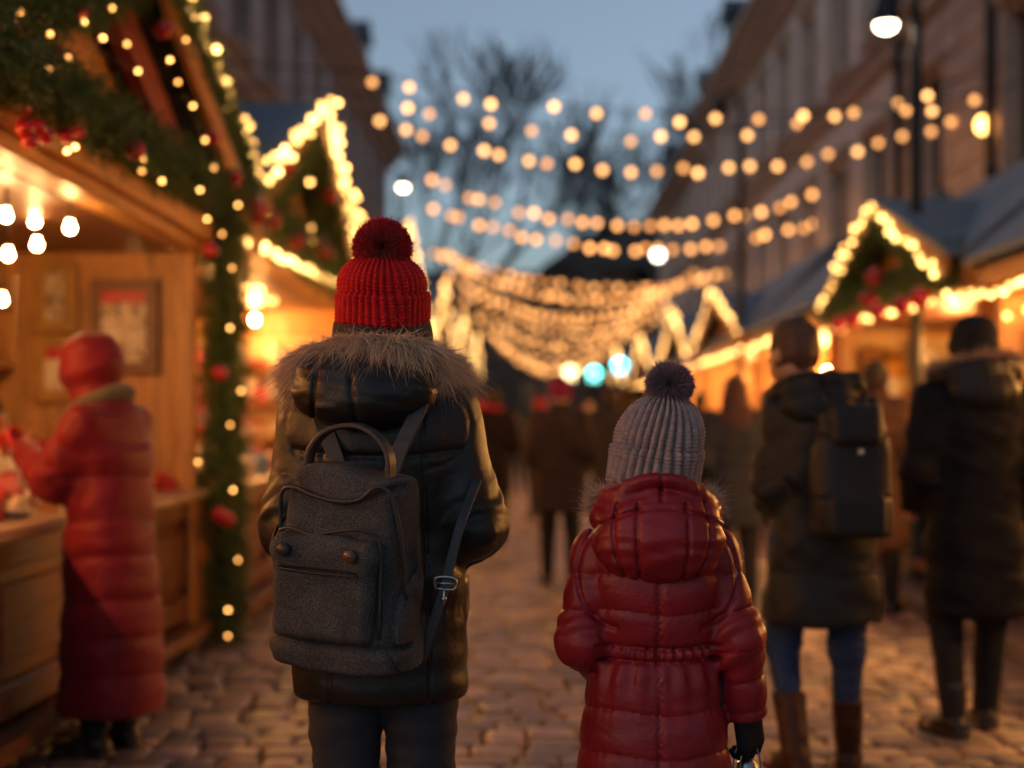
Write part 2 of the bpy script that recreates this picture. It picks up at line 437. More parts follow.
def loft_hat(name, prof, ribs=0, rdepth=0., stitch=0., seg=96, sub=1, ry=1., lean=(0, 0)):
    """revolved hat from a profile of (r, z) with knitted ribs pressed into it"""
    P = catmull([(r, 0, z) for r, z in prof], sub); r = np.maximum(P[:, 0], .0005); z = P[:, 2]
    s = np.concatenate([[0], np.cumsum(np.hypot(np.diff(r), np.diff(z)))])
    th = np.linspace(0, 2 * np.pi, seg, endpoint=False)
    TH, S = np.meshgrid(th, s, indexing='ij'); RR = np.broadcast_to(r, TH.shape); ZZ = np.broadcast_to(z, TH.shape)
    dr = np.gradient(r); dz = np.gradient(z); l = np.hypot(dr, dz) + 1e-9; nr_, nz_ = dz / l, -dr / l
    TH0 = TH; TH = TH + .05 * np.sin(S * 17 + 2 * np.sin(TH * 2)) * np.clip(RR / .09, 0, 1); disp = 0
    if ribs:
        ph = (TH * ribs / (2 * np.pi)) % 1.0; rib = np.abs(np.sin(np.pi * ph)) ** .75
        fade = np.clip(RR / .035, 0, 1)
        st = np.sin(2 * np.pi * S / .0085 + 5.0 * np.abs(ph - .5)) * stitch * rib
        disp = (rdepth * (rib - .6) + st) * fade
    TH = TH0; rr = RR * (1 + .022 * np.sin(TH * 2 + 1 + ZZ * 20) + .014 * np.sin(TH * 5 + 2 - ZZ * 35)) + disp * nr_; zz = ZZ + disp * nz_ + .004 * np.sin(TH * 2 + .6) * (RR / .1)
    V = np.stack([rr * np.cos(TH) + lean[0] * (ZZ - z[0]), rr * np.sin(TH) * ry + lean[1] * (ZZ - z[0]), zz], -1).reshape(-1, 3)
    n = len(s); a = np.arange(seg)[:, None] * n + np.arange(n - 1)[None]; b = ((np.arange(seg) + 1) % seg)[:, None] * n + np.arange(n - 1)[None]
    Q = np.stack([a, b, b + 1, a + 1], -1).reshape(-1, 4)
    return np_mesh(name, V, Q, True)
def pompom_mesh(r, n=5000, w=.003, cols=((.4, .01, .015), (.2, .004, .008)), seg=3, core=.55, curl=.25, seed=3, lj=.12):
    q = np.random.RandomState(seed); D = q.normal(size=(n, 3)); D /= np.linalg.norm(D, axis=1)[:, None]
    L = r * (1 - core) * (1 + lj * q.normal(size=n))
    V, Q, C = strands(D * r * core, D, L, w, seg, .05, curl, cols, seed, .5)
    m = MB(); m.ball((0, 0, 0), r * .8, 24, 16, cols[1]); m.add(V, Q, None, C)
    return m.mesh('pompom', smooth=True, tint=True)
def fur_band(path, n, L, w, out, cols, seed=5, rad=.02, grav=.25, curl=.3, seg=4):
    """fur standing on a roll that follows the path; out(p)->preferred direction"""
    q = np.random.RandomState(seed); P = catmull(path, 12); T, A, B = frames(P)
    i = q.randint(0, len(P) - 1, n); f = q.rand(n, 1); th = q.rand(n) * 2 * np.pi
    base = P[i] * (1 - f) + P[i + 1] * f
    nrm = A[i] * np.cos(th)[:, None] + B[i] * np.sin(th)[:, None]
    pref = np.array([out(b) for b in base]); cid = (i * 7 + (th * 3).astype(int) * 131 + (f[:, 0] * 2).astype(int) * 17) % 997; CD = q.normal(size=(997, 3)); CL = .7 + .6 * q.rand(997); D = nrm * .75 + pref * 1.0 + q.normal(size=(n, 3)) * .13 + CD[cid] * .34
    D /= np.linalg.norm(D, axis=1)[:, None]
    V, Q, C = strands(base + nrm * rad * .8, D, L * (.35 + .75 * q.rand(n)) * CL[cid], w, seg, grav, curl, cols, seed, .1)
    m = MB(); v, qq, t = tube_arr(P, rad, 12); m.add(v, qq, t, mul(cols[1], .8)); m.add(V, Q, None, C)
    return m.mesh('fur_trim', smooth=True, tint=True)

_hand = {}
def glove_mesh(curl=.5, s=1., left=False, thumb_in=.5, cuff=True):
    key = (curl, s, left, thumb_in)
    if key in _hand: return _hand[key]
    G = grid((-.1, -.075, -.2), (.06, .095, .055), .0032)
    d = rbox(G, (0, 0, -.052), (.017, .042, .047), .016)
    if cuff: d = smin(d, cone(G, (0, 0, .04), (0, 0, -.01), .034, .027)[0], .012)
    for y, L, r in ((.031, .074, .0098), (.0105, .082, .0102), (-.0105, .076, .0098), (-.031, .06, .0088)):
        p = np.array([0, y, -.092]); pts = [np.array([0, y * .9, -.06]), p]; a = curl * .5
        for seg, f in enumerate((.45, .31, .24)):
            p = p + np.array([-math.sin(a), y * .35, -math.cos(a)]) * L * f; pts.append(p); a += curl * (1.15 if seg == 0 else .8)
        c, _ = chain(G, pts, [r * 1.1, r * 1.1, r, r * .94, r * .82], .003); d = smin(d, c, .003)
    t = thumb_in; pts = [(0, .028, -.022), (-.016 - .006 * t, .052 - .006 * t, -.052), (-.028 - .012 * t, .058 - .02 * t, -.083), (-.036 - .012 * t, .056 - .035 * t, -.108)]
    c, _ = chain(G, pts, [.016, .0135, .0118, .0095], .004); d = smin(d, c, .006)
    me = nets(d, G[3], .0032, 'glove')
    co = np.zeros(len(me.vertices) * 3, np.float32); me.vertices.foreach_get('co', co); co = co.reshape(-1, 3) * s
    if left: co[:, 0] *= -1; me.flip_normals()
    me.vertices.foreach_set('co', co.ravel()); me.update(); _hand[key] = me; return me
def put_glove(root, J, i, mat, curl=.5, s=1., spin=0., thumb=.5, label=None):
    w = Vector(J['wr'][i]); e = Vector(J['el'][i]); d = (w - e).normalized()
    q = Vector((0, 0, -1)).rotation_difference(d); q = q @ Euler((0, 0, spin)).to_quaternion()
    o = obj('glove', glove_mesh(curl, s, i == 0, thumb), mat, root, w); o.rotation_mode = 'QUATERNION'; o.rotation_quaternion = q
    if label: o['label'] = label
    return o
def leg_parts(root, J, tmat, bmat, vox=.01, boot_h=.28, rt=(.105, .07, .052), zt=None, boot_r=.055, lab=None):
    hips = J['hip']; zt = zt or hips[0][2] + .05
    pts = np.array(J['hip'] + J['kn'] + J['an'], float); lo = pts.min(0) - .16; hi = pts.max(0) + .16; lo[2] = .02
    G = grid(lo, hi, vox); d = None
    for i in (0, 1):
        a, s = chain(G, [J['hip'][i], J['kn'][i], J['an'][i]], list(rt), .03)
        w = wav(G, 60, 4 + i, 5, (.6, .6, 1.6)) * .0022 + .003 * np.sin(G[2] * 150 + 3 * np.sin(G[0] * 40)) * np.exp(-((G[2] - J['kn'][i][2]) / .07) ** 2)
        a = a + w; d = a if d is None else smin(d, a, .012)
    d = smin(d, ell(G, ((hips[0][0] + hips[1][0]) / 2, 0, hips[0][2] + .02), (.17 * rt[0] / .105, .115 * rt[0] / .105, .14)), .05)
    obj('trousers', nets(d, G[3], vox, 'trousers'), tmat, root)
    for i in (0, 1):
        an = np.array(J['an'][i]); kn = np.array(J['kn'][i]); t = J['toe'][i]; u = (kn - an) / np.linalg.norm(kn - an)
        lo = an - (.12, .2, .13); hi = an + (.12 + abs(t[0]), .32, boot_h + .04)
        lo = np.minimum(lo, an + [t[0] - .1, t[1] - .12, -.13]); hi = np.maximum(hi, an + [t[0] + .1, t[1] + .14, 0])
        G = grid(lo, hi, .007); top = an + u * (boot_h - .08)
        a, s = cone(G, top, an, boot_r * 1.05, boot_r * .86)
        a = smax(a, G[2] - (an[2] + boot_h - .09), .006)
        n = math.hypot(*t); ux, uy = t[0] / n, t[1] / n
        sole = an[2] - .085
        f, _ = chain(G, [an + (-ux * .03, -uy * .03, -.045), an + (ux * .06, uy * .06, -.04), an + (ux * .15, uy * .15, -.052)], [.043, .045, .036], .02)
        a = smin(a, f, .03); a = a + .0016 * wav(G, 70, 9, 5) - .0025 * np.cos(G[2] * 90) * np.exp(-((G[2] - an[2]) / .05) ** 2)
        so, _ = chain(G, [an + (-ux * .035, -uy * .035, -.06), an + (ux * .06, uy * .06, -.06), an + (ux * .155, uy * .155, -.06)], [.046, .047, .042], .02)
        so = smax(so, G[2] - (sole + .028), .003); a = smin(a, so, .004); a = smax(a, sole - G[2], .004)
        obj('boot', nets(a, G[3], .007, 'boot'), bmat, root)
def coat_mesh(tab, J, arm_r=(.088, .074, .06), seams=None, aseams=None, pamp=.012, wr=.0035, vox=.009, p=2.3, extra=None, cuffz=None, seed=2,
              ext=.0, k=.05, gw=.35, centre=False, pucker=0., arms=(0, 1), flap=0.):
    tab = [tuple(t) for t in tab]; T = np.array(tab, float)
    lo = np.array([(T[:, 1] - T[:, 3]).min(), (T[:, 2] - T[:, 4]).min(), T[0, 0]]); hi = np.array([(T[:, 1] + T[:, 3]).max(), (T[:, 2] + T[:, 4]).max(), T[-1, 0]])
    for i in arms:
        for q in (J['sh'][i], J['el'][i], J['wr'][i]): lo = np.minimum(lo, np.array(q) - .09); hi = np.maximum(hi, np.array(q) + .09)
    lo -= .035; hi += .035
    if extra: lo = np.minimum(lo, extra[0]); hi = np.maximum(hi, extra[1])
    G = grid(lo, hi, vox); X, Y, Z = G[:3]
    d = loft(G, tab, p)
    ang = np.arctan2(X, -Y); wz_ = Z + .006 * np.sin(ang * 3 + 1) + 0 * X
    if seams is not None:
        pz = puff(np.broadcast_to(wz_, d.shape), seams, 1., gw); d = d - pamp * (pz - .5)
        if pucker: d = d + pucker * np.sin(ang * 46 + 2 * np.sin(Z * 30)) * np.exp(-pz * 3.)
    if centre: d = d + pamp * .7 * np.exp(-(X / .008) ** 2) * (Y < 0)
    d = d - wr * wav(G, 22, seed, 8, (1, 1, 1.7)) - wr * .4 * wav(G, 60, seed + 1, 8, (.8, .8, 1.8))
    for n_, i in enumerate(arms):
        dirv = np.array(J['wr'][i], float) - np.array(J['el'][i], float); dirv /= np.linalg.norm(dirv)
        w2 = np.array(J['wr'][i]) + dirv * ext
        a, s = chain(G, [J['sh'][i], J['el'][i], tuple(w2)], list(arm_r), .035)
        if aseams is not None:
            pz = puff(s, aseams, 1., gw); a = a - pamp * (pz - .5)
            if pucker: a = a + pucker * np.sin(X * 170 + Y * 130 + Z * 60) * np.exp(-pz * 3.)
        le = float(np.linalg.norm(np.subtract(J['el'][i], J['sh'][i]))); a = a - .0032 * np.sin(s * 120 + X * 40 + 2 * np.sin(Y * 45 + i)) * np.exp(-((s - le) / .085) ** 2)
        a = a - wr * 1.2 * wav(G, 30, seed + 5 + i, 8, (1, 1, 1.6)) - wr * .5 * wav(G, 75, seed + 9 + i, 6)
        # sleeve ends flat at the cuff
        a = smax(a, (X - w2[0]) * dirv[0] + (Y - w2[1]) * dirv[1] + (Z - w2[2]) * dirv[2] - .012, .008)
        d = smin(d, a, k)
    if extra and extra[2] is not None: d = extra[2](G, d)
    return nets(d, G[3], vox, 'coat')
def std_coat(z_hem, w=1., hem=1., cx=0):
    rows = [(z_hem, 0, 0, .2 * hem * w, .145 * hem), (.95, 0, 0, .185 * w * (hem + 1) / 2, .14), (1.08, 0, 0, .18 * w, .135), (1.25, 0, -.01, .198 * w, .14),
            (1.36, 0, -.01, .195 * w, .13), (1.42, 0, -.01, .15 * w, .105), (1.49, 0, 0, .085, .08), (1.52, 0, 0, .075, .075)]
    return [r for r in rows if r[0] >= z_hem]
def strap(name, pts, width, thick, side, mat, root, n=8):
    P = catmull(pts, n); V, Q = ribbon_arr(P, width, thick, side); m = MB(); m.add(V, Q)
    return obj(name, m.mesh(name, smooth=False, tint=True), mat, root)

def hooded_back(root, mat, c=(0, -.10, 1.41), r=(.15, .075, .13), vox=.009, seams=(-.06, .06), wr=.004, name='hood', roll=None, seed=4, label=None):
    lo = np.array(c) - np.array(r) * 1.5 - .05; hi = np.array(c) + np.array(r) * 1.5 + .06
    G = grid(lo, hi, vox); d = ell(G, c, r)
    if roll is not None:
        P = catmull(roll, 4); d = smin(d, chain(G, list(P), [.032] * len(P), .02)[0], .03)
    for s in seams: d = d + .006 * np.exp(-((G[0] - c[0] - s) / .006) ** 2)
    d = d - wr * wav(G, 34, seed, 8) - wr * .5 * wav(G, 80, seed + 1, 6, (1.8, 1, .7))
    return obj(name, nets(d, G[3], vox, name), mat, root, label=label)

def crowd_person(label, loc, rz=0, H=1.7, coat=(.02, .02, .022), hem=.6, hat=None, hair=(.02, .012, .008), trousers=None, boots=None, long_hair=False,
                 puffy=False, group=None, joints=None, hood=None, wide=1., stride=.0, scarf=None, fur=None, hrough=.7, arm_up=None, beanie_z=0.):
    """someone further off: full figure with clothes, at a coarser resolution"""
    root = thing('person', label, 'person', loc, rz, group); root.scale = (H / 1.7,) * 3
    J = default_joints()
    if stride:
        J['kn'] = [(-.1, .02 + stride * .6, .49), (.1, .02 - stride * .3, .5)]; J['an'] = [(-.105, stride, .085), (.105, -stride, .11)]
    if joints: J.update(joints)
    me, at, k = body_mesh(J, .014); obj('body', me, SKIN, root); add_eyes(root, at, k)
    cm = fabric('coat_%02d%02d%02d' % tuple(int(c * 99) for c in coat), coat, .8, 9, .3, .02, spec=.15)
    seams = list(np.arange(hem - .02, 1.5, .11)) if puffy else None
    obj('coat', coat_mesh(std_coat(hem, wide, 1.05), J, seams=seams, aseams=list(np.arange(-.05, .9, .1)) if puffy else None, pamp=.014, wr=.006, vox=.014, seed=rnd.randint(1, 99)), cm, root)
    leg_parts(root, J, trousers or BLACKCLOTH, boots or LEATHER_BK, .014)
    hx, hy, hz = J['head']
    if hat:
        hm = fabric('hat_%02d%02d%02d' % tuple(int(c * 99) for c in hat), hat, .85, 30, .3, .006)
        obj('hat', loft_hat('hat', [(.088, -.02), (.099, 0), (.1, .035), (.092, .04), (.09, .08), (.072, .122), (.04, .142), (.001, .148)], 28, .004, 0, 112, 3, 1.12), hm, root, (hx, hy - .005, hz + beanie_z), (R(6), 0, 0))
    if hair is not None:
        cm2 = mat_noise('hair_%02d' % int(hair[0] * 99), hair, hrough, .4, 30, (4, 4, .6), .5, .01)
        G = grid((hx - .16, hy - .2, 1.0 if long_hair else 1.4), (hx + .16, hy + .15, 1.8), .012)
        d = ell(G, (hx, hy - .012, hz + .014), (.088, .104, .122))
        d = smax(d, -(ell(G, (hx, hy + .1, hz - .06), (.085, .09, .11))), .02)
        if long_hair:
            d = smin(d, loft(G, [(1.22, hx, hy - .12, .1, .04), (1.4, hx, hy - .1, .13, .05), (1.56, hx, hy - .045, .1, .07), (1.64, hx, hy - .03, .07, .06)], 2.), .04)
        d = d - .004 * np.sin(G[0] * 190 + 4 * np.sin(G[2] * 14)) - .003 * wav(G, 90, 3, 6, (1.5, 1.5, .3))
        d = smax(d, -(ell(G, (hx, hy + .1, hz - .05), (.07, .06, .12))), .02)
        obj('hair', nets(d, G[3], .012, 'hair'), cm2, root)
    if hood: hooded_back(root, cm, vox=.014, c=(0, -.1, 1.43), r=(.14, .07, .1), roll=[(-.1, .08, 1.45), (-.14, -.02, 1.49), (0, -.13, 1.53), (.14, -.02, 1.49), (.1, .08, 1.45)], seams=())
    else:
        m = MB(); m.lathe([(.078, 0), (.084, .03), (.08, .055), (.068, .05), (.066, 0)], (0, -.005, 1.475), 20); obj('collar', m.mesh('collar', smooth=True, tint=True), cm, root)
    if scarf:
        sm = fabric('scarf_%02d' % int(scarf[0] * 99), scarf, .9, 30, .5, .01); m = MB()
        m.tube(catmull([(.085 * math.cos(a), .085 * math.sin(a), 1.5 + .012 * math.sin(2 * a)) for a in np.linspace(0, 2 * math.pi, 9)], 4), .033, 8)
        obj('scarf', m.mesh('scarf', smooth=True, tint=True), sm, root)
    return root, J
# ------------------------------------------------------------------ the woman in front
def build_woman():
    d0 = 3.378
    root = thing('person', 'adult in dark padded parka with big fur trimmed hood and red bobble hat', 'person', (wx(381, d0), d0, 0))
    J = default_joints(); J['head'] = (.003, .03, 1.60); J['hr'] = (.078, .1, .115)
    J['sh'] = [(-.158, -.005, 1.37), (.155, -.005, 1.37)]; J['el'] = [(-.2, -.015, 1.1), (.212, -.02, 1.095)]; J['wr'] = [(-.13, .2, 1.06), (.13, .2, 1.05)]
    J['hip'] = [(-.085, 0, .9), (.09, 0, .9)]; J['kn'] = [(-.085, .02, .47), (.095, .02, .47)]; J['an'] = [(-.09, -.01, .085), (.1, -.01, .085)]
    me, at, k = body_mesh(J, .01); obj('body', me, SKIN, root); add_eyes(root, at, k)
    leg_parts(root, J, DENIM_K, LEATHER_BK, .008, rt=(.105, .077, .055))
    shell = fabric('parka_shell', (.012, .0115, .011), .44, 9, .42, .02, (420, .1, .0006), 0, .25, .42)
    nt = shell.node_tree; b = nt.nodes['Principled BSDF']; creases(nt, b, coords(nt, (1, 1, 1.5)), 7, .5, .008, b.inputs['Normal'].links[0].from_socket)
    tab = [(.69, .0, 0, .198, .14), (.715, .0, 0, .205, .15), (.8, .0, 0, .203, .15), (.95, 0, 0, .193, .145), (1.08, 0, 0, .182, .14), (1.2, 0, -.01, .19, .145),
           (1.3, 0, -.015, .198, .14), (1.36, 0, -.015, .185, .125), (1.40, 0, -.01, .15, .105), (1.45, 0, .0, .11, .1), (1.5, 0, .01, .098, .1)]
    def extra(G, d):
        X, Y, Z = G[:3]
        d = d + .006 * np.exp(-((Z - 1.262 - .02 * X * X * 20) / .006) ** 2) * (np.abs(X) < .2)         # yoke seam
        for x in (-.115, .115): d = d + .005 * np.exp(-((X - x - .03 * (1.1 - Z)) / .005) ** 2) * (Y < 0)
        d = smin(d, rbox(G, (.192, .045, .92), (.014, .075, .05), .012), .012)                       # pocket flap
        # sleeve head seam
        for s in (-1, 1):
            d = d + .003 * np.exp(-((np.sqrt((X - s * .12) ** 2 + (Z - 1.33) ** 2) - .095) / .0055) ** 2) * (s * X > .12)
        return d
    cm = coat_mesh(tab, J, arm_r=(.078, .08, .068), seams=[.64, .90, 1.262, 1.54], aseams=[-.08, .16, .29, .38, .56], pamp=.0045, wr=.003, vox=.0048,
                   extra=((-.33, -.2, .64), (.33, .3, 1.53), extra), seed=12, k=.028, gw=.42, pucker=.0014)
    coat = obj('coat', cm, shell, root)
    G = grid((-.18, -.17, 1.4), (.18, .2, 1.64), .006)     # stand-up collar
    ri = loft(G, [(1.38, 0, .02, .1, .1), (1.62, 0, .025, .1, .104)], 2.0); ro = loft(G, [(1.4, 0, .01, .13, .13), (1.5, 0, .02, .124, .124), (1.585, 0, .025, .114, .116)], 2.0, .01)
    d = smax(ro, -ri, .008) - .0025 * wav(G, 50, 3) ; obj('collar', nets(d, G[3], .006, 'collar'), fabric('collar_wool', (.035, .036, .038), .9, 60, .3, .004), coat)
    # hood bag lying on the back, with its fur edge
    c = (-.022, -.15, 1.405); G = grid((-.23, -.3, 1.25), (.2, .08, 1.56), .0052); X, Y, Z = G[:3]
    d = ell(G, c, (.165, .085, .088)); d = smin(d, ell(G, (-.02, -.11, 1.46), (.165, .075, .06)), .04)
    for s in (-.128, -.04): d = d + .009 * np.exp(-((X - s - .1 * (1.4 - Z) * (-1 if s < -.05 else 1)) / .0045) ** 2)
    d = d - .0035 * wav(G, 38, 8, 8, (1, 1, 1.3)) - .002 * wav(G, 95, 9, 8, (.5, 1, 2))
    hood = obj('hood', nets(d, G[3], .0052, 'hood'), shell, root)
    path = [(-.12, .1, 1.445), (-.17, .03, 1.45), (-.182, -.05, 1.465), (-.125, -.12, 1.495), (-.02, -.155, 1.515), (.085, -.135, 1.505), (.15, -.065, 1.48), (.158, .02, 1.46), (.12, .1, 1.45)]
    def out(b): 
        v = np.array([b[0] * 4.2, (b[1] - .03) * 3.0, -.42]); return v / np.linalg.norm(v)
    f = fur_band(path, 32000, .058, .0015, out, ((1, .74, .5), (.42, .26, .16)), 5, .024, .42, .5)
    obj('fur_trim', f, mat_attr('fur', .75, .3, spec=.25), hood)
    # red ribbed hat
    knit = fabric('red_knit', (.5, .008, .012), .85, 60, .25, .004, (500, .5, .0015), 0, .2)
    prof = [(.092, -.02), (.106, -.014), (.1085, .0), (.109, .03), (.1105, .05), (.106, .056), (.1015, .058), (.1035, .07), (.1035, .085), (.098, .105), (.083, .125), (.057, .141), (.026, .149), (.0008, .151)]
    hat = obj('hat', loft_hat('hat', prof, 38, .0065, .0013, 760, 12, 1.13, (.0, -.02)), knit, root, (.002, .015, 1.588), (R(5), 0, 0))
    obj('pompom', pompom_mesh(.0585, 34000, .0028, ((.62, .012, .02), (.4, .006, .012)), 2, .62, .45, 3, .05), mat_attr('yarn_red', .85, .2), hat, (.003, -.012, .166))
    return root, J

def build_backpack():
    d0 = 3.378; cx = (348 - 381) / 421.
    root = thing('backpack', 'dark grey felt backpack with front pocket and two buttons worn over a padded coat', 'backpack', (wx(381, d0) - .048, d0 - .232, .79), R(-17))
    root.rotation_euler = (R(2), R(3.4), R(-22)); root.scale = (1.1, 1.08, 1.0)
    felt, nt, b = new_mat('grey_felt'); v = coords(nt)
    f1 = noise(nt, v, 420, 2, .6); f2 = noise(nt, v, 12, 4)
    mx = N(nt, 'ShaderNodeMath', operation='MULTIPLY_ADD'); mx.inputs[1].default_value = .35; nt.links.new(f2, mx.inputs[0]); nt.links.new(f1, mx.inputs[2])
    nt.links.new(ramp(nt, mx.outputs[0], [(.42, (.016, .016, .016)), (.66, (.05, .05, .05)), (.9, (.14, .14, .138))]), b.inputs['Base Color'])
    b.inputs['Roughness'].default_value = .95; b.inputs['Specular IOR Level'].default_value = .2
    n1 = bump(nt, b, f1, .5, .0015); bump(nt, b, noise(nt, v, 9, 4), .35, .02, n1)
    trim = mat_noise('pack_leather', (.028, .028, .03), .5, .3, 40, bstr=.3, bdist=.002)
    G = grid((-.19, -.13, -.02), (.19, .12, .5), .0046); X, Y, Z = G[:3]
    # main bag: wider below, softer above
    wy = np.interp(Z, [0, .1, .3, .42, .47], [.147, .150, .138, .124, .118]); dy = np.interp(Z, [0, .1, .3, .44, .47], [.088, .092, .082, .058, .048])
    q = ((np.abs(X) / wy) ** 5 + (np.abs(Y) / dy) ** 4) ** .22
    d = (q - 1) * np.minimum(wy, dy) * 1.0
    top = .44 + .012 * (1 - (X / .13) ** 2) - .008 * np.sin(X * 26)
    d = smax(smax(d, Z - top, .02), .012 - Z, .02)
    d = d - .0035 * wav(G, 16, 5, 8) - .0014 * wav(G, 50, 6, 8)
    # sagging fold under the flap
    d = d + .008 * np.exp(-((Z - (.405 - .035 * np.cos(X * 17))) / .009) ** 2) * (Y < 0)
    d = d + .006 * np.exp(-((Z - .075) / .006) ** 2) * (Y < 0) - .004 * np.exp(-((Z - .055) / .014) ** 2) * (Y < 0)
    d = d + .006 * np.exp(-((X - .128 - .05 * (.2 - Z) * .3) / .004) ** 2)
    body = obj('bag_body', nets(d, G[3], .0046, 'bag_body'), felt, root)
    # front pocket
    G = grid((-.15, -.16, .06), (.14, -.03, .36), .0042); X, Y, Z = G[:3]
    d = rbox(G, (-.008, -.083, .2), (.112, .034, .115), .026); d = d + .03 * np.clip((Z - .31 - .012 * np.cos(X * 45)) / .03, 0, 1)
    d = d + .012 * np.exp(-((Z - .235) / .0045) ** 2) * np.clip((.09 - np.abs(X + .008)) / .01, 0, 1)      # zip slot
    d = d - .008 * np.exp(-((Z - .272) / .022) ** 2) * (.6 + .4 * np.cos(X * 55))
    d = d - .0028 * wav(G, 26, 15, 8) - .001 * wav(G, 70, 16, 6)
    pocket = obj('front_pocket', nets(d, G[3], .0042, 'front_pocket'), felt, root)
    m = MB(); m.tube(catmull([(-.095, -.121, .2355), (-.03, -.1225, .2335), (.03, -.1225, .2335), (.08, -.121, .2355)], 5), .0026, 6)
    obj('zip', m.mesh('zip', smooth=True, tint=True), LEATHER_BK, pocket)
    bt = mat_noise('button_horn', (.1, .05, .03), .3, .4, 60, bstr=.1)
    for x, lab in ((-.083, None), (.063, None)):
        m = MB(); m.lathe([(.0005, .009), (.009, .008), (.0135, .003), (.0145, -.002), (.011, -.006)], (0, 0, 0), 28)
        obj('button', m.mesh('button', smooth=True, tint=True), bt if x > 0 else trim, pocket, (x, -.127, .277), (R(90), 0, 0))
    # piping along the flap and the pocket
    m = MB(); P = [(-.141, -.03, .18), (-.138, -.05, .33), (-.13, -.062, .39), (-.1, -.07, .405), (-.05, -.077, .392), (0, -.079, .384), (.05, -.077, .39), (.085, -.07, .42), (.112, -.062, .405), (.13, -.052, .33), (.138, -.03, .18)]
    m.tube(catmull(P, 8), .0045, 8); obj('piping', m.mesh('piping', smooth=True, tint=True), trim, root)
    m = MB(); P = [(-.122, -.085, .1), (-.124, -.088, .28), (-.1, -.09, .318), (-.04, -.1, .31), (.0, -.1, .318), (.06, -.1, .33), (.098, -.09, .318), (.11, -.088, .27), (.11, -.085, .1)]
    m.tube(catmull(P, 8), .0035, 8); obj('piping', m.mesh('piping', smooth=True, tint=True), trim, pocket)
    # carrying handle
    P = [(-.098, -.02, .43), (-.09, -.02, .485), (-.055, -.02, .528), (.0, -.02, .545), (.05, -.02, .53), (.085, -.02, .487), (.09, -.02, .43)]
    strap('handle', P, .03, .010, (0, 1, 0), trim, root, 8)
    # straps up over the shoulders (root frame)
    strap('shoulder_strap', [(-.06, .05, .43), (-.1, .07, .5), (-.15, .1, .57), (-.178, .15, .60), (-.19, .25, .5)], .034, .008, (1, .15, 0), trim, root)
    strap('shoulder_strap', [(.05, .055, .43), (.066, .07, .5), (.078, .1, .56), (.078, .14, .61), (.07, .2, .64)], .034, .008, (1, .15, 0), trim, root)
    # lower straps
    P = [(.135, .06, .04), (.152, .075, .12), (.166, .088, .19), (.17, .11, .26), (.176, .14, .34), (.17, .22, .42)]
    strap('lower_strap', P, .02, .005, (1, .2, -.2), trim, root)
    strap('lower_strap', [(-.15, .045, .22), (-.165, .05, .3), (-.15, .12, .42)], .02, .005, (0, 1, .2), trim, root)
    strap('strap_end', [(-.157, -.0, .33), (-.176, .0, .3), (-.185, -.005, .25)], .018, .005, (0, 1, .2), trim, root)
    st = mat_noise('steel', (.55, .54, .52), .28, .15, 30, metallic=1, bstr=.05)
    m = MB(); c = np.array([.167, .086, .2]); 
    loop = [(-.022, 0, -.012), (-.022, 0, .012), (.022, 0, .012), (.022, 0, -.012), (-.022, 0, -.012)]
    P = catmull([c + np.array([a * .8, a * .35, b_]) for a, _, b_ in loop], 4); m.tube(P, .0028, 8); m.tube([c + (-.017, -.008, 0), c + (.017, .008, 0)], .0026, 8)
    obj('buckle', m.mesh('buckle', smooth=True, tint=True), st, root)
    m = MB(); m.tube([c + (0, -.004, -.012), c + (0, -.004, -.05)], .0035, 8); m.ball(tuple(c + (0, -.004, -.034)), .007, 10, 8); obj('clip', m.mesh('clip', smooth=True, tint=True), st, root)
    return root

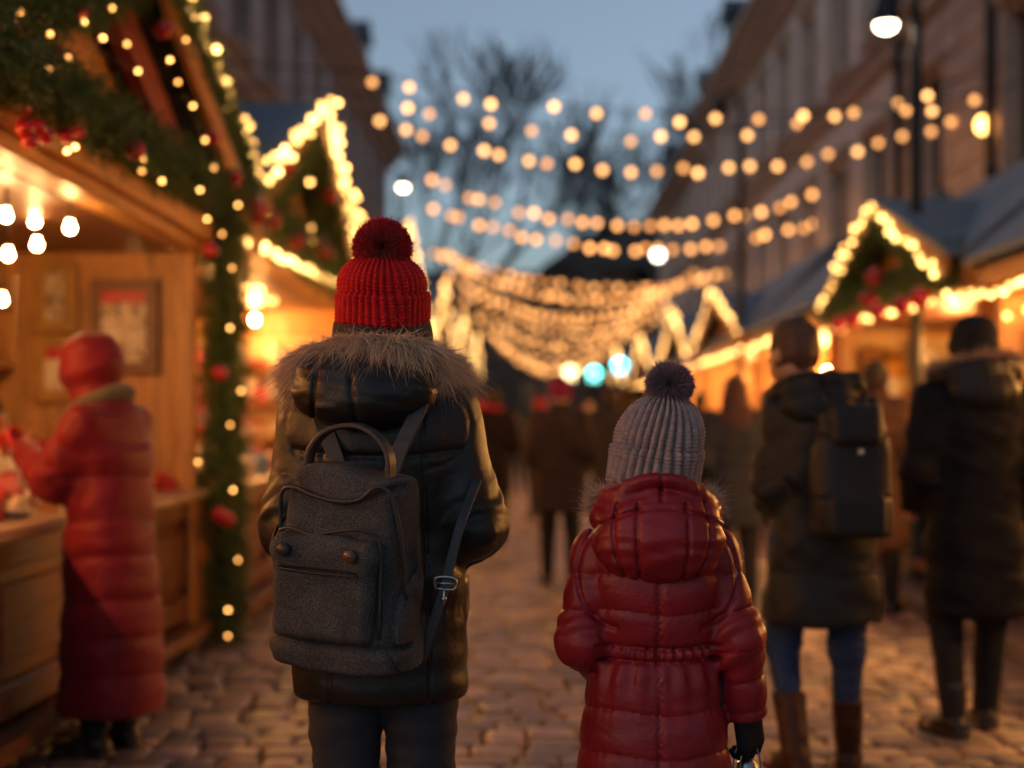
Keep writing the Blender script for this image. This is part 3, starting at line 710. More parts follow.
# ------------------------------------------------------------------ the child
def build_child():
    d0 = 3.23
    root = thing('person', 'child in shiny dark red padded coat and grey ribbed bobble hat', 'person', (wx(655, d0), d0, 0))
    J = default_joints(); s = .8
    J = {k: ([tuple(np.array(p) * s) for p in v] if isinstance(v, list) else (tuple(np.array(v) * s) if isinstance(v, tuple) else v)) for k, v in J.items()}
    J['head'] = (.005, .025, 1.265); J['hr'] = (.075, .094, .108)
    J['sh'] = [(-.132, -.005, 1.045), (.132, -.005, 1.045)]; J['el'] = [(-.168, -.035, .85), (.182, -.03, .85)]; J['wr'] = [(-.11, .11, .76), (.208, .0, .683)]
    J['toe'] = [(-.02, .14), (.02, .14)]; J['gloved'] = True
    me, at, k = body_mesh(J, .0095); obj('body', me, SKIN, root); add_eyes(root, at, k)
    leg_parts(root, J, DENIM_K, LEATHER_BK, .009, rt=(.085, .058, .045), boot_h=.24, boot_r=.048)
    red, nt, b = new_mat('red_satin'); v = coords(nt)
    f = noise(nt, v, 7, 5); nt.links.new(ramp(nt, f, [(.3, (.2, .007, .012)), (.55, (.25, .009, .016)), (.75, (.3, .012, .02))]), b.inputs['Base Color'])
    b.inputs['Roughness'].default_value = .45; b.inputs['Specular IOR Level'].default_value = .4
    b.inputs['Coat Weight'].default_value = .04; b.inputs['Coat Roughness'].default_value = .3
    n1 = bump(nt, b, noise(nt, coords(nt, (1, 1, 1.6)), 22, 4, .5, .6), .35, .008); n2 = bump(nt, b, noise(nt, v, 80, 3, .5, .4), .15, .0018, n1); n3 = creases(nt, b, coords(nt, (1, 1, 1.5)), 9, .38, .006, n2); bump(nt, b, noise(nt, v, 900, 1), .08, .0005, n3)
    tab = [(.38, .0, 0, .18, .14), (.42, 0, 0, .182, .145), (.6, -.003, 0, .166, .135), (.75, -.003, 0, .145, .12), (.825, 0, 0, .127, .105), (.86, 0, -.002, .133, .11), (.95, 0, -.005, .148, .118), (1.02, 0, -.008, .152, .115),
           (1.07, 0, -.008, .135, .1), (1.11, 0, 0, .1, .09), (1.14, 0, .005, .085, .085)]
    def extra(G, d):
        X, Y, Z = G[:3]
        ang = np.arctan2(X, -Y)
        d = d - .005 * np.sin(ang * 34) * np.exp(-((Z - .828) / .016) ** 2) * np.exp(-np.clip(np.abs(X) - .125, 0, 1) / .01)      # gathered waist
        d = d + .007 * np.exp(-((Z - .842) / .005) ** 2) * (np.abs(X) < .14) + .007 * np.exp(-((Z - .812) / .005) ** 2) * (np.abs(X) < .14)
        # pulls fanning from the waist
        d = d - .0045 * np.sin(ang * 17 + 1) * np.exp(-np.abs(Z - .775) / .045) * (Z < .81) * (np.abs(X) < .15)
        d = d - .002 * np.sin(X * 420 + 8 * np.sin(Z * 60)) * np.exp(-np.abs(X) / .013) * (Y < 0)
        for s in (-1, 1):
            d = d + .0075 * np.exp(-((np.sqrt((X - s * .09) ** 2 + (Z - 1.0) ** 2 * .6) - .088) / .0048) ** 2) * (s * X > .09) * (Z > .87)
        return d
    cm = coat_mesh(tab, J, arm_r=(.054, .053, .047), seams=[.37, .49, .605, .7, .812, .842, .92, .998, 1.08, 1.2], aseams=[-.05, .06, .14, .21, .29, .36, .52], pamp=.0095, wr=.0014, vox=.0042,
                   extra=((-.27, -.18, .36), (.3, .2, 1.16), extra), seed=32, k=.016, gw=.3, centre=True, pucker=.0024)
    coat = obj('coat', cm, red, root)
    # hood: bag on the back with a raised quilted rim round the head
    G = grid((-.17, -.23, .96), (.17, .13, 1.27), .0046); X, Y, Z = G[:3]
    d = ell(G, (0, -.1, 1.08), (.146, .082, .1)); d = smin(d, ell(G, (0, -.075, 1.14), (.128, .075, .06)), .04)
    rim = catmull([(-.1, .07, 1.1), (-.125, .0, 1.115), (-.118, -.07, 1.15), (-.07, -.115, 1.195), (.0, -.125, 1.212), (.07, -.115, 1.195), (.12, -.07, 1.15), (.126, .0, 1.112), (.1, .07, 1.1)], 3)
    rd, _ = chain(G, list(rim), [.017] * len(rim), .01); 
    rd = smin(rd, smax(ell(G, (0, -.045, 1.165), (.135, .085, .055)), -ell(G, (0, -.0, 1.22), (.105, .095, .09)), .01), .02)
    d = d + .007 * np.exp(-((Z - (1.152 - 2.2 * X * X)) / .005) ** 2) * (Y < -.03)
    d = smin(d, rd, .012)
    for x0, c in ((-.103, -.5), (-.053, -.15), (.058, .15), (.108, .5)): d = d + .0085 * np.exp(-((X - x0 - c * (1.1 - Z) ** 2 * 6 * -1) / .0042) ** 2) * (Z < 1.165)
    d = d + .006 * np.exp(-((X - .002) / .004) ** 2) * (Z > 1.165)
    d = d - .003 * wav(G, 45, 18, 8, (1, 1, 1.4)) - .0016 * wav(G, 120, 19, 8, (.6, 1, 2)) 
    hood = obj('hood', nets(d, G[3], .0046, 'hood'), red, root)
    def out(b_): v = np.array([b_[0] * 8, .35, .55]); return v / np.linalg.norm(v)
    path = [(-.1, .085, 1.125), (-.128, .03, 1.14), (-.13, -.02, 1.165), (-.115, -.06, 1.175), (-.05, -.08, 1.185), (.05, -.08, 1.185), (.11, -.055, 1.172), (.126, -.01, 1.155), (.125, .04, 1.13), (.1, .085, 1.125)]
    obj('fur_trim', fur_band(path, 9000, .036, .0012, out, ((.75, .5, .33), (.3, .18, .11)), 8, .01, .2, .5), mat_attr('fur', .75, .3, spec=.25), hood)
    yarn = fabric('grey_knit', (.34, .25, .235), .9, 60, .25, .004, (480, .6, .0018), 0, .25)
    prof = [(.085, -.03), (.0985, -.024), (.1015, -.01), (.1015, .03), (.1025, .05), (.1, .058), (.0955, .06), (.097, .072), (.0965, .095), (.09, .12), (.077, .145), (.056, .165), (.03, .178), (.0008, .182)]
    hat = obj('hat', loft_hat('hat', prof, 30, .0125, .0012, 850, 13, 1.1, (.09, -.02)), yarn, root, (-.006, .01, 1.222), (R(3), R(4), 0))
    obj('pompom', pompom_mesh(.044, 20000, .0013, ((.42, .27, .33), (.09, .05, .075)), 3, .3, .35, 13, .08), mat_attr('fluff', .8, .3), hat, (.024, -.01, .203))
    gl = fabric('glove_knit', (.012, .012, .014), .85, 60, .3, .003)
    put_glove(root, J, 1, gl, .95, .9, R(-55), .8)
    put_glove(root, J, 0, gl, .6, .78, 0, .6)
    return root, J

def build_lantern():
    d0 = 3.23; x = wx(655, d0) + .212
    root = thing('lantern', 'small metal lantern with wire handles hanging from the gloved hand of a child in red', 'lantern', (x + .0, d0 + .022, .36), R(28))
    st = mat_noise('lantern_metal', (.32, .36, .38), .28, .3, 25, metallic=1, bstr=.15)
    gm, nt, b = new_mat('lantern_glass'); b.inputs['Base Color'].default_value = (.8, .85, .85, 1); b.inputs['Transmission Weight'].default_value = 1; b.inputs['Roughness'].default_value = .08
    m = MB(); m.smooth = True; m.lathe([(.0005, .0), (.046, .0), (.05, .006), (.048, .016), (.042, .02), (.0005, .02)], seg=28); obj('base', m, st, root)
    m = MB(); m.smooth = True; m.lathe([(.04, .02), (.044, .06), (.043, .12), (.038, .155), (.036, .155), (.041, .12), (.042, .06), (.038, .02)], seg=28); obj('glass', m, gm, root)
    m = MB(); m.smooth = True; m.lathe([(.044, .15), (.05, .156), (.048, .166), (.034, .176), (.026, .182), (.024, .2), (.012, .21), (.0005, .213)], seg=28)
    for k in range(6): a = k * math.pi / 3; m.ball((.037 * math.cos(a), .037 * math.sin(a), .172), .004, 8, 6)
    obj('lid', m, st, root)
    for k in range(4):
        a = math.pi / 4 + k * math.pi / 2; m = MB(); m.smooth = True; m.tube([(.045 * math.cos(a), .045 * math.sin(a), .012), (.046 * math.cos(a), .046 * math.sin(a), .155)], .0022, 6); obj('post', m, st, root)
    for s in (-1, 1):
        m = MB(); m.smooth = True; m.tube(catmull([(-.03, s * .012, .175), (-.026, s * .012, .215), (-.012, s * .01, .25), (0, s * .008, .258), (.012, s * .01, .25), (.026, s * .012, .215), (.03, s * .012, .175)], 6), .0022, 6); obj('handle', m, st, root)
    m = MB(); m.smooth = True; m.lathe([(.0005, .022), (.02, .022), (.02, .07), (.0005, .07)], seg=16); obj('candle', m, mat_noise('wax', (.7, .65, .55), .5, .05), root)
    return root
# ------------------------------------------------------------------ ground
def setts(x0, x1, y0, y1, pitch, length, seed, name, mat, z=0., h=.014, cols=None):
    q = np.random.RandomState(seed); A = []
    y = y0
    while y < y1:
        p = pitch * (1 + .08 * q.randn()); x = x0 - q.rand() * length * .9
        while x < x1:
            l = length * (1 + .16 * q.randn()); l = min(max(l, length * .6), length * 1.5)
            a, b = max(x, x0), min(x + l, x1)
            if b - a > .05: A.append((a, b, y, y + p))
            x += l
        y += p
    A = np.array(A); n = len(A); g = .007
    cx, cy = (A[:, 0] + A[:, 1]) / 2, (A[:, 2] + A[:, 3]) / 2; hx, hy = (A[:, 1] - A[:, 0]) / 2 - g, (A[:, 3] - A[:, 2]) / 2 - g
    zz = q.randn(n) * .0035; tx, ty = q.randn(n) * .018, q.randn(n) * .03
    rings = [(1.0, -.035), (1.0, h * .1), (.94, h * .7), (.8, h)]; C = [(-1, -1), (1, -1), (1, 1), (-1, 1)]
    dirs = [(-1, -.45), (-.45, -1), (.45, -1), (1, -.45), (1, .45), (.45, 1), (-.45, 1), (-1, .45)]
    dirs = [(a * (1 if abs(a) == 1 else 1.7), b * (1 if abs(b) == 1 else 1.5)) for a, b in dirs]
    V = np.zeros((n, len(rings) * 8 + 1, 3)); jit = 1 + .05 * q.randn(n, 8, 2)
    for r, (s, zh) in enumerate(rings):
        for k, (a, b) in enumerate(dirs):
            px = np.clip(a * s * jit[:, k, 0], -1.02, 1.02) * hx; py = np.clip(b * s * jit[:, k, 1], -1.02, 1.02) * hy
            V[:, r * 8 + k, 0] = cx + px; V[:, r * 8 + k, 1] = cy + py; V[:, r * 8 + k, 2] = z + zh + zz + (tx * px + ty * py if r else 0)
    V[:, -1, 0] = cx; V[:, -1, 1] = cy; V[:, -1, 2] = z + h * 1.12 + zz
    Q = []; T = []
    for r in range(len(rings) - 1):
        for k in range(8): Q.append((r * 8 + k, r * 8 + (k + 1) % 8, (r + 1) * 8 + (k + 1) % 8, (r + 1) * 8 + k))
    t = (len(rings) - 1) * 8
    for k in range(8): T.append((t + k, t + (k + 1) % 8, t + 8))
    m = V.shape[1]; off = (np.arange(n) * m)[:, None, None]
    Qa = (np.array(Q)[None] + off).reshape(-1, 4); Ta = (np.array(T)[None] + off).reshape(-1, 3)
    c = np.array(cols)[q.randint(0, len(cols), n)] * (.7 + .6 * q.rand(n, 1))
    me = np_mesh(name, V.reshape(-1, 3), [Qa, Ta], True, np.repeat(c, m, axis=0))
    o = obj(name, me, mat); tag(o, kind='structure'); return o

def build_ground():
    m = MB(); m.add([(-400, -60, -.03), (400, -60, -.03), (400, 900, -.03), (-400, 900, -.03)], [(0, 1, 2, 3)])
    tag(obj('ground', m, mat_noise('joint_dirt', (.018, .015, .013), .9, .4, 4, bstr=.4, bdist=.02)), kind='structure')
    sm, nt, b = new_mat('sett_stone'); a = N(nt, 'ShaderNodeAttribute'); a.attribute_name = 'tint'
    v = coords(nt); f = noise(nt, v, 28, 5, .6); mx = N(nt, 'ShaderNodeMix', data_type='RGBA', blend_type='MULTIPLY'); mx.inputs['Factor'].default_value = .8
    nt.links.new(a.outputs['Color'], mx.inputs['A']); nt.links.new(ramp(nt, f, [(.3, (.55, .55, .55)), (.7, (1.25, 1.22, 1.2))]), mx.inputs['B']); nt.links.new(mx.outputs['Result'], b.inputs['Base Color'])
    mr = N(nt, 'ShaderNodeMapRange'); nt.links.new(noise(nt, v, 2.2, 4), mr.inputs['Value']); mr.inputs['From Min'].default_value = .3; mr.inputs['From Max'].default_value = .7
    mr.inputs['To Min'].default_value = .28; mr.inputs['To Max'].default_value = .6; nt.links.new(mr.outputs['Result'], b.inputs['Roughness'])
    bump(nt, b, f, .5, .008)
    cols = [(.27, .195, .15), (.34, .24, .175), (.22, .165, .13), (.4, .285, .205), (.18, .145, .125)]
    setts(-2.0, 2.72, 1.6, 75, .165, .215, 5, 'street', sm, cols=cols)
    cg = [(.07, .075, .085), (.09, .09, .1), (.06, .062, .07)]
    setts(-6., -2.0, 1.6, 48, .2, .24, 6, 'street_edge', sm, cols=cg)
    # kerb and raised pavement on the right
    m = MB(); y = 1.5; 
    while y < 75:
        l = .95 + .1 * rnd.random(); m.box(2.73, 2.9, y, y + l - .008, -.03, .11, .014, (.8 + .4 * rnd.random(),) * 3); y += l
    kb = mat_noise('kerb_stone', (.17, .13, .105), .6, .35, 9, bstr=.4, bdist=.01)
    tag(obj('kerb', m, kb), kind='structure')
    pv = [(.12, .1, .088), (.14, .115, .1), (.1, .085, .078)]
    setts(2.91, 6.0, 1.6, 75, .4, .5, 8, 'pavement', sm, z=.095, h=.006, cols=pv)

# ------------------------------------------------------------------ sky, light
def build_world():
    w = bpy.data.worlds.new('World'); scene.world = w; w.use_nodes = True; nt = w.node_tree
    bg = nt.nodes['Background']; sk = N(nt, 'ShaderNodeTexSky'); sk.sky_type = 'NISHITA'; sk.sun_disc = False
    sk.sun_elevation = R(3); sk.sun_rotation = R(238); sk.altitude = 100; sk.air_density = 1.0; sk.dust_density = .6; sk.ozone_density = 3.2
    hs = N(nt, 'ShaderNodeHueSaturation'); hs.inputs['Saturation'].default_value = .6; nt.links.new(sk.outputs['Color'], hs.inputs['Color']); nt.links.new(hs.outputs['Color'], bg.inputs['Color']); bg.inputs['Strength'].default_value = SKY
    L = bpy.data.lights.new('sun', 'SUN'); L.energy = .1; L.angle = R(45); L.color = (1, .9, .86)
    o = link(bpy.data.objects.new('sun', L)); o.rotation_euler = (R(52), 0, R(-58))

# ------------------------------------------------------------------ houses
STONE_R = mat_noise('facade_stone', (.7, .62, .55), .85, .22, 1.6, bstr=.3, bdist=.03, fine=(60, .3, .004))
STONE_L = mat_noise('facade_grey', (.5, .48, .47), .85, .22, 1.6, bstr=.3, bdist=.03, fine=(60, .3, .004))
STONE_D = mat_noise('facade_trim', (.46, .37, .3), .8, .25, 3, bstr=.3, bdist=.02)
SLATE = mat_noise('roof_slate', (.035, .042, .052), .55, .35, 3, (1, 5, 1), .4, .02)
GLASS = mat_noise('window_glass', (.012, .014, .018), .08, .2, 2, bstr=.02, spec=.6)
FRAME = mat_noise('window_frame', (.12, .1, .085), .6, .2, 6, bstr=.1)
IRON = mat_noise('painted_iron', (.012, .013, .015), .45, .3, 20, bstr=.2, bdist=.003)
def house(name, label, side, W, y0, y1, zc, floors, bay, win, mat, rust=False, group='houses lining the street', pipes=(), dormers=True, depth=9, glazing=True, trim=None):
    s = side; X = lambda v: s * (W + v)
    root = thing('town_house', label, 'house', (X(0), (y0 + y1) / 2, 0), 0, group)
    nb = max(1, int((y1 - y0) / bay)); bw = (y1 - y0) / nb; ww = win
    m = MB()
    zb = 0.; cuts = []
    for (za, zt) in floors: cuts.append((za, zt))
    for (za, zt) in cuts:
        m.box(X(0), X(.35), y0, y1, zb, za, 0)
        for k in range(nb + 1):
            a = y0 + k * bw - (bw - ww) / 2 if k else y0; b_ = y0 + k * bw + (bw - ww) / 2 if k < nb else y1
            m.box(X(0), X(.35), a, b_, za + .0005, zt - .0005, 0)
        zb = zt
    m.box(X(0), X(.35), y0, y1, zb, zc, 0)
    m.box(X(.36), X(depth), y0, y1, 0, zc, 0)
    if rust:
        z = .3
        while z < zc - .5:
            inwin = any(za - .3 < z + .2 < zt + .1 for za, zt in floors)
            for k in range(nb + 1):
                a = y0 + k * bw - (bw - ww) / 2 if k else y0; b_ = y0 + k * bw + (bw - ww) / 2 if k < nb else y1
                if inwin: m.box(X(-.035), X(.01), a, b_, z, z + .38, .018)
            if not inwin: m.box(X(-.035), X(.01), y0, y1, z, z + .38, .018)
            z += .42
    wobj('wall', m, mat, root)
    tr = trim or STONE_D
    for zz, pr, hh in ((zc - .75, .28, .22), (zc - .5, .5, .26), (zc - .22, .75, .22)):
        m = MB(); m.box(X(-pr), X(.1), y0 - .05, y1 + .05, zz, zz + hh, .03); wobj('cornice', m, tr, root)
    for i, (za, zt) in enumerate(floors):
        if i:
            m = MB(); zz = (floors[i - 1][1] + za) / 2 + .1; m.box(X(-.16), X(.05), y0, y1, zz, zz + .28, .03); m.box(X(-.26), X(.05), y0, y1, zz + .282, zz + .4, .02); wobj('string_course', m, tr, root)
        for k in range(nb):
            c = y0 + (k + .5) * bw; a, b_ = c - ww / 2, c + ww / 2
            f = MB(); t = .07
            f.box(X(.16), X(.22), a, a + t, za, zt, .008); f.box(X(.16), X(.22), b_ - t, b_, za, zt, .008); f.box(X(.16), X(.22), a + t, b_ - t, zt - t, zt, .008); f.box(X(.16), X(.22), a + t, b_ - t, za, za + t, .008)
            f.box(X(.165), X(.21), c - .03, c + .03, za + t, zt - t, .005); f.box(X(.165), X(.215), a + t, b_ - t, za + (zt - za) * .68, za + (zt - za) * .68 + .05, .005)
            w = wobj('window', f, FRAME, root)
            p = MB(); p.box(X(.19), X(.2), a + t, b_ - t, za + t, zt - t, 0); me = p.mesh('pane', off=tuple(root.location), tint=True); obj('pane', me, GLASS, w)
            g = MB(); g.box(X(-.07), X(.0), a - .18, a - .003, za - .02, zt + .12, .01); g.box(X(-.07), X(.0), b_ + .003, b_ + .18, za - .02, zt + .12, .01); g.box(X(-.13), X(.0), a - .26, b_ + .26, zt + .122, zt + .3, .02)
            g.box(X(-.16), X(.15), a - .22, b_ + .22, za - .16, za - .022, .02); obj('surround', g.mesh('surround', off=tuple(root.location), tint=True), tr if not rust else mat, w)
    # mansard roof
    m = MB(); poly = [(X(-.3), zc + .005), (X(1.3), zc + 2.5), (X(depth / 2), zc + 3.4), (X(depth - 1), zc + 2.5), (X(depth), zc + .005)]
    m.prism([(p[0], p[1]) for p in poly], 1, y0, y1); roof = wobj('roof', m, SLATE, root)
    if dormers:
        for k in range(nb):
            if k % 2: continue
            c = y0 + (k + .5) * bw; m = MB(); m.box(X(-.1), X(1.6), c - .7, c + .7, zc + .15, zc + 1.9, .02)
            m.prism([(c - .9, zc + 1.902), (c + .9, zc + 1.902), (c, zc + 2.5)], 0, X(-.25), X(1.9)); wobj('dormer', m, SLATE, root)
        for c in (y0 + bw * .2, y1 - bw * .6):
            m = MB(); m.box(X(2.2), X(3.1), c, c + 1.1, zc + 2.0, zc + 4.4, .03); m.box(X(2.1), X(3.2), c - .1, c + 1.2, zc + 4.402, zc + 4.6, .02); wobj('chimney', m, tr, root)
    for y in pipes:
        m = MB(); m.smooth = True; m.tube([(X(-.14), y, 0), (X(-.14), y, zc - .7)], .07, 12)
        for z in (2, 4.5, 7, 9.5): m.tube([(X(-.14), y, z), (X(-.14), y, z + .12)], .09, 12)
        wobj('downpipe', m, IRON, root)
    return root

def build_houses():
    fl = [(4.15, 6.3), (8.15, 10.15)]
    house('r', 'brown stone house with banded masonry and a black drainpipe behind the nearest right stall', 1, 6.0, 0.0, 23.0, 13.2, [(4.1, 6.5), (8.2, 10.6)], 3.3, 1.2, mat_noise('banded_stone', (.5, .39, .32), .85, .25, 2, bstr=.4, bdist=.03), True, pipes=(18.1, 22.7), dormers=False)
    house('r', 'long pale stone house with tall dark windows on the right of the street', 1, 6.0, 23.02, 47, 11.6, fl, 2.9, 1.4, STONE_R)
    house('r', 'pale stone house with dark mansard roof further down on the right', 1, 6.0, 47.02, 66, 11.0, [(3.9, 5.9), (7.6, 9.4)], 3.1, 1.2, STONE_R)
    house('l', 'grey rendered house with dark windows above the wooden stalls on the left', -1, 5.2, 0, 30, 12.6, fl, 2.9, 1.4, STONE_L)
    house('l', 'grey house with dormers and heavy brown eaves at far end of the left row', -1, 5.2, 30.02, 52, 11.4, fl, 3.1, 1.15, STONE_L)
    # the dark block closing the view
    root = thing('town_house', 'lower dark house at the far left end of the street under the sky gap', 'house', (-4, 94, 0), 0)
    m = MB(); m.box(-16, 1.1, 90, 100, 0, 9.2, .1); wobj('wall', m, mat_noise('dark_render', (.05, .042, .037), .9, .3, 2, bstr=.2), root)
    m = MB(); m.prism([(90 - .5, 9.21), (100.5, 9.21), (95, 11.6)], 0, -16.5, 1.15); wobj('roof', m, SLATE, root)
    for r_ in range(2):
        for k in range(4):
            m = MB(); x = -6.5 + k * 2; z = 2.2 + r_ * 3.4; m.box(x, x + 1, 89.95, 90.05, z, z + 1.8, .01); wobj('window', m, GLASS, root)
    root = thing('town_house', 'dark hulking building closing the street behind the hanging lights', 'house', (6.5, 88, 0), 0)
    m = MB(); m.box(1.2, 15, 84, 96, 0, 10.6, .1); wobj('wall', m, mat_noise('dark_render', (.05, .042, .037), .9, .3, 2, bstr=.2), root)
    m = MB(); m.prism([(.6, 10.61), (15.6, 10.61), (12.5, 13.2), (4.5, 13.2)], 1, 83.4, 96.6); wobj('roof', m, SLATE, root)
    for r_ in range(3):
        for k in range(4):
            m = MB(); x = 3 + k * 3.1; z = 2.5 + r_ * 3.6; m.box(x, x + 1.2, 83.95, 84.05, z, z + 1.9, .01); wobj('window', m, GLASS, root)

# ------------------------------------------------------------------ bare trees
BARK = mat_noise('bark', (.045, .036, .03), .9, .35, 12, (1, 1, .3), .6, .02)
def bare_tree(label, x, y, H, seed, spread=.5, bush=1.):
    r = random.Random(seed); root = thing('bare_tree', label, 'tree', (x, y, 0), 0, 'bare trees at the end of the street')
    T = MB(); B = MB(); cnt = [0]
    def grow(p, d, L, rad, lev):
        pts = [np.array(p)]; dd = np.array(d, float); n = 4 if lev < 3 else 3
        for k in range(n):
            dd = dd + np.array([r.gauss(0, .12), r.gauss(0, .12), r.gauss(.03, .08)]); dd /= np.linalg.norm(dd); pts.append(pts[-1] + dd * L / n)
        end = rad * (.66 if lev < 4 else .5)
        (T if lev == 0 else B).tube(pts, np.maximum(np.linspace(rad, end, n + 1), .028), 10 if lev == 0 else (6 if lev < 3 else 3), cap=False); cnt[0] += 1
        if lev >= 6 or L < .35: return
        kids = 3 if lev < 2 else (3 if r.random() < .75 * bush else 2)
        for k in range(kids):
            a = r.random() * 6.28; t = np.array([math.cos(a), math.sin(a), 0]); u = dd + t * spread * (.7 + .7 * r.random()) + np.array([0, 0, .12]); u /= np.linalg.norm(u)
            f = .62 + .2 * r.random(); q = pts[-1] if k == 0 else pts[-1 - (1 if r.random() < .5 else 0)]
            grow(q, u, L * f, end * (.78 if k == 0 else .62), lev + 1)
    grow((0, 0, 0), (0, 0, 1), H * .27, H * .021, 0)
    t = T.mesh('trunk', smooth=True, tint=True); obj('trunk', t, BARK, root); obj('branches', B.mesh('branches', smooth=True, tint=True), BARK, root)
    return root

# ------------------------------------------------------------------ greenery
GREEN = None
def garland_mesh(path, rad, n_s, nl=.05, nw=.004, seed=1, off=(0, 0, 0), per=16, sl=.13):
    """fir garland: short sprigs set round a line, each with needles"""
    q = np.random.RandomState(seed); P = catmull(path, 10); T, A, B = frames(P); r = np.interp(np.linspace(0, 1, len(P)), np.linspace(0, 1, len(rad)), rad)
    seg = np.linalg.norm(np.diff(P, axis=0), axis=1); pr = seg / seg.sum()
    i = q.choice(len(P) - 1, n_s, p=pr); f = q.rand(n_s, 1); th = q.rand(n_s) * 2 * np.pi
    nrm = A[i] * np.cos(th)[:, None] + B[i] * np.sin(th)[:, None]
    base = P[i] * (1 - f) + P[i + 1] * f + nrm * (r[i] * .75 * q.rand(n_s) ** .7)[:, None]
    D = nrm * .9 + T[i] * q.normal(size=(n_s, 1)) * .7 + q.normal(size=(n_s, 3)) * .35; D[:, 2] -= .15; D /= np.linalg.norm(D, axis=1)[:, None]
    L = sl * (.6 + .6 * q.rand(n_s))
    t = np.tile(np.linspace(.05, 1, per), n_s); bi = np.repeat(np.arange(n_s), per)
    root = base[bi] + D[bi] * (t * L[bi])[:, None]
    nd = q.normal(size=(len(bi), 3)); nd -= D[bi] * (nd * D[bi]).sum(1)[:, None]; nd /= np.linalg.norm(nd, axis=1)[:, None]; nd = nd * .85 + D[bi] * .65; nd /= np.linalg.norm(nd, axis=1)[:, None]
    V, Q, C = strands(root, nd, nl * (1.05 - .55 * t) * (.7 + .5 * q.rand(len(t))), nw, 1, 0, .1, ((.15, .21, .06), (.05, .11, .035)), seed, .25)
    m = MB(); m.add(V - np.array(off), Q, None, C)
    v, qq, tt = tube_arr(P, r * .35, 7); m.add(v - np.array(off), qq, tt, (.02, .035, .014)); return m
def garland(label, path, rad, n_s, seed=1, group='fir garlands on the stalls', **kw):
    c = np.mean(np.array(path), axis=0)
    o = obj('garland', garland_mesh(path, rad, n_s, seed=seed, off=c, **kw).mesh('garland', smooth=False, tint=True), mat_attr('needles', .6, 0, spec=.3), None, tuple(c))
    return tag(o, label, 'garland', group)
_bb = {}
def bauble(loc, r, label, group, mat=None):
    key = mat.name if mat else 'r'
    if key not in _bb:
        m = MB(); m.smooth = True; m.ball((0, 0, 0), 1., 24, 16); a = m.mesh('bauble', tint=True); a.materials.append(mat or mat_noise('bauble_red', (.42, .006, .012), .22, .2, 3, bstr=.03, coat=.3))
        m = MB(); m.smooth = True; m.lathe([(.0005, 1.22), (.18, 1.2), (.2, 1.0), (.22, .93)], seg=14); b = m.mesh('cap', tint=True); b.materials.append(mat_noise('cap_gold', (.6, .4, .12), .3, .2, 9, metallic=1))
        _bb[key] = (a, b)
    a, b = _bb[key]; o = obj('bauble', a, None, None, loc); o.scale = (r,) * 3; tag(o, label, 'bauble', group); obj('cap', b, None, o); return o

# ------------------------------------------------------------------ strings of bulbs
WARM = (1.0, .46, .15); AMBER = (1.0, .42, .12); YELLOW = (1.0, .52, .14)
def bulb_mesh(r, mat, sub=2):
    key = ('b', round(r, 4), mat.name, sub)
    if key in _bb: return _bb[key]
    bm = bmesh.new(); bmesh.ops.create_icosphere(bm, subdivisions=sub, radius=r); me = bpy.data.meshes.new('bulb'); bm.to_mesh(me); bm.free()
    me.polygons.foreach_set('use_smooth', [True] * len(me.polygons)); me.materials.append(mat); _bb[key] = me; return me
def string_lights(label, wire, bulbs, r, mat, group=None, sub=2, drop=.0, wr=.006, holders=False, name='string_lights', cat='string lights'):
    c = np.array(wire[len(wire) // 2], float); root = thing(name, label, cat, tuple(c), 0, group)
    m = MB(); m.tube([np.array(p) - c for p in wire], wr, 5)
    if holders:
        for p in bulbs: m.tube([np.array(p) - c + (0, 0, r * .8), np.array(p) - c + (0, 0, r * .8 + .05)], .012, 6)
    obj('wire', m.mesh('wire', tint=True), IRON, root)
    em = mat.node_tree.nodes['Principled BSDF'].inputs; col = tuple(em['Emission Color'].default_value)[:3]; st = em['Emission Strength'].default_value
    ms = [mat, mat_emit(mat.name + '_dim', (col[0], col[1] * .93, col[2] * .85), st * .62), mat_emit(mat.name + '_bright', col, st * 1.3)]; q = random.Random(len(bulbs) + int(c[1] * 10))
    for p in bulbs: obj('bulb', bulb_mesh(r, ms[q.choice((0, 0, 1, 1, 2))], sub), None, root, tuple(np.array(p) - c))
    return root
def span(label, d, x0, y0, x1, y1, ysag, n, r, mat, bulb0=0., bulb1=1., seed=1, dd=0., group=None, sub=2):
    """string across the street; picture heights fix its real height at distance d"""
    q = random.Random(seed); A = np.array([wx(x0, d), d, wz(y0, d)]); B = np.array([wx(x1, d + dd), d + dd, wz(y1, d + dd)])
    mid = (A[2] + B[2]) / 2; sag = mid - wz(ysag, d + dd / 2)
    def at(t): p = A * (1 - t) + B * t; p[2] -= sag * 4 * t * (1 - t); return p
    w = [at(t) for t in np.linspace(0, 1, 25)]
    L = np.array([-5.15, d, w[0][2] + .25]); Rr = np.array([5.95, d + dd, w[-1][2] + .25])
    wire = [L] + w + [Rr]
    bs = []
    for k in range(n):
        t = bulb0 + (bulb1 - bulb0) * (k + q.uniform(-.3, .3)) / max(1, n - 1); p = at(min(1, max(0, t))); p[2] -= .06 + q.uniform(-.03, .05); p[1] += q.uniform(-.05, .05); bs.append(p)
    return string_lights(label, wire, bs, r, mat, group, sub, wr=.009)
def line_bulbs(a, b, step, jit=.012, seed=3, rows=1):
    a = np.array(a, float); b = np.array(b, float); n = max(2, int(np.linalg.norm(b - a) / step)); q = np.random.RandomState(seed)
    return [tuple(a + (b - a) * (k + .5 * (rw % 2)) / n + q.normal(size=3) * jit + np.array([0, 0, -.06 * rw])) for rw in range(rows) for k in range(n)]
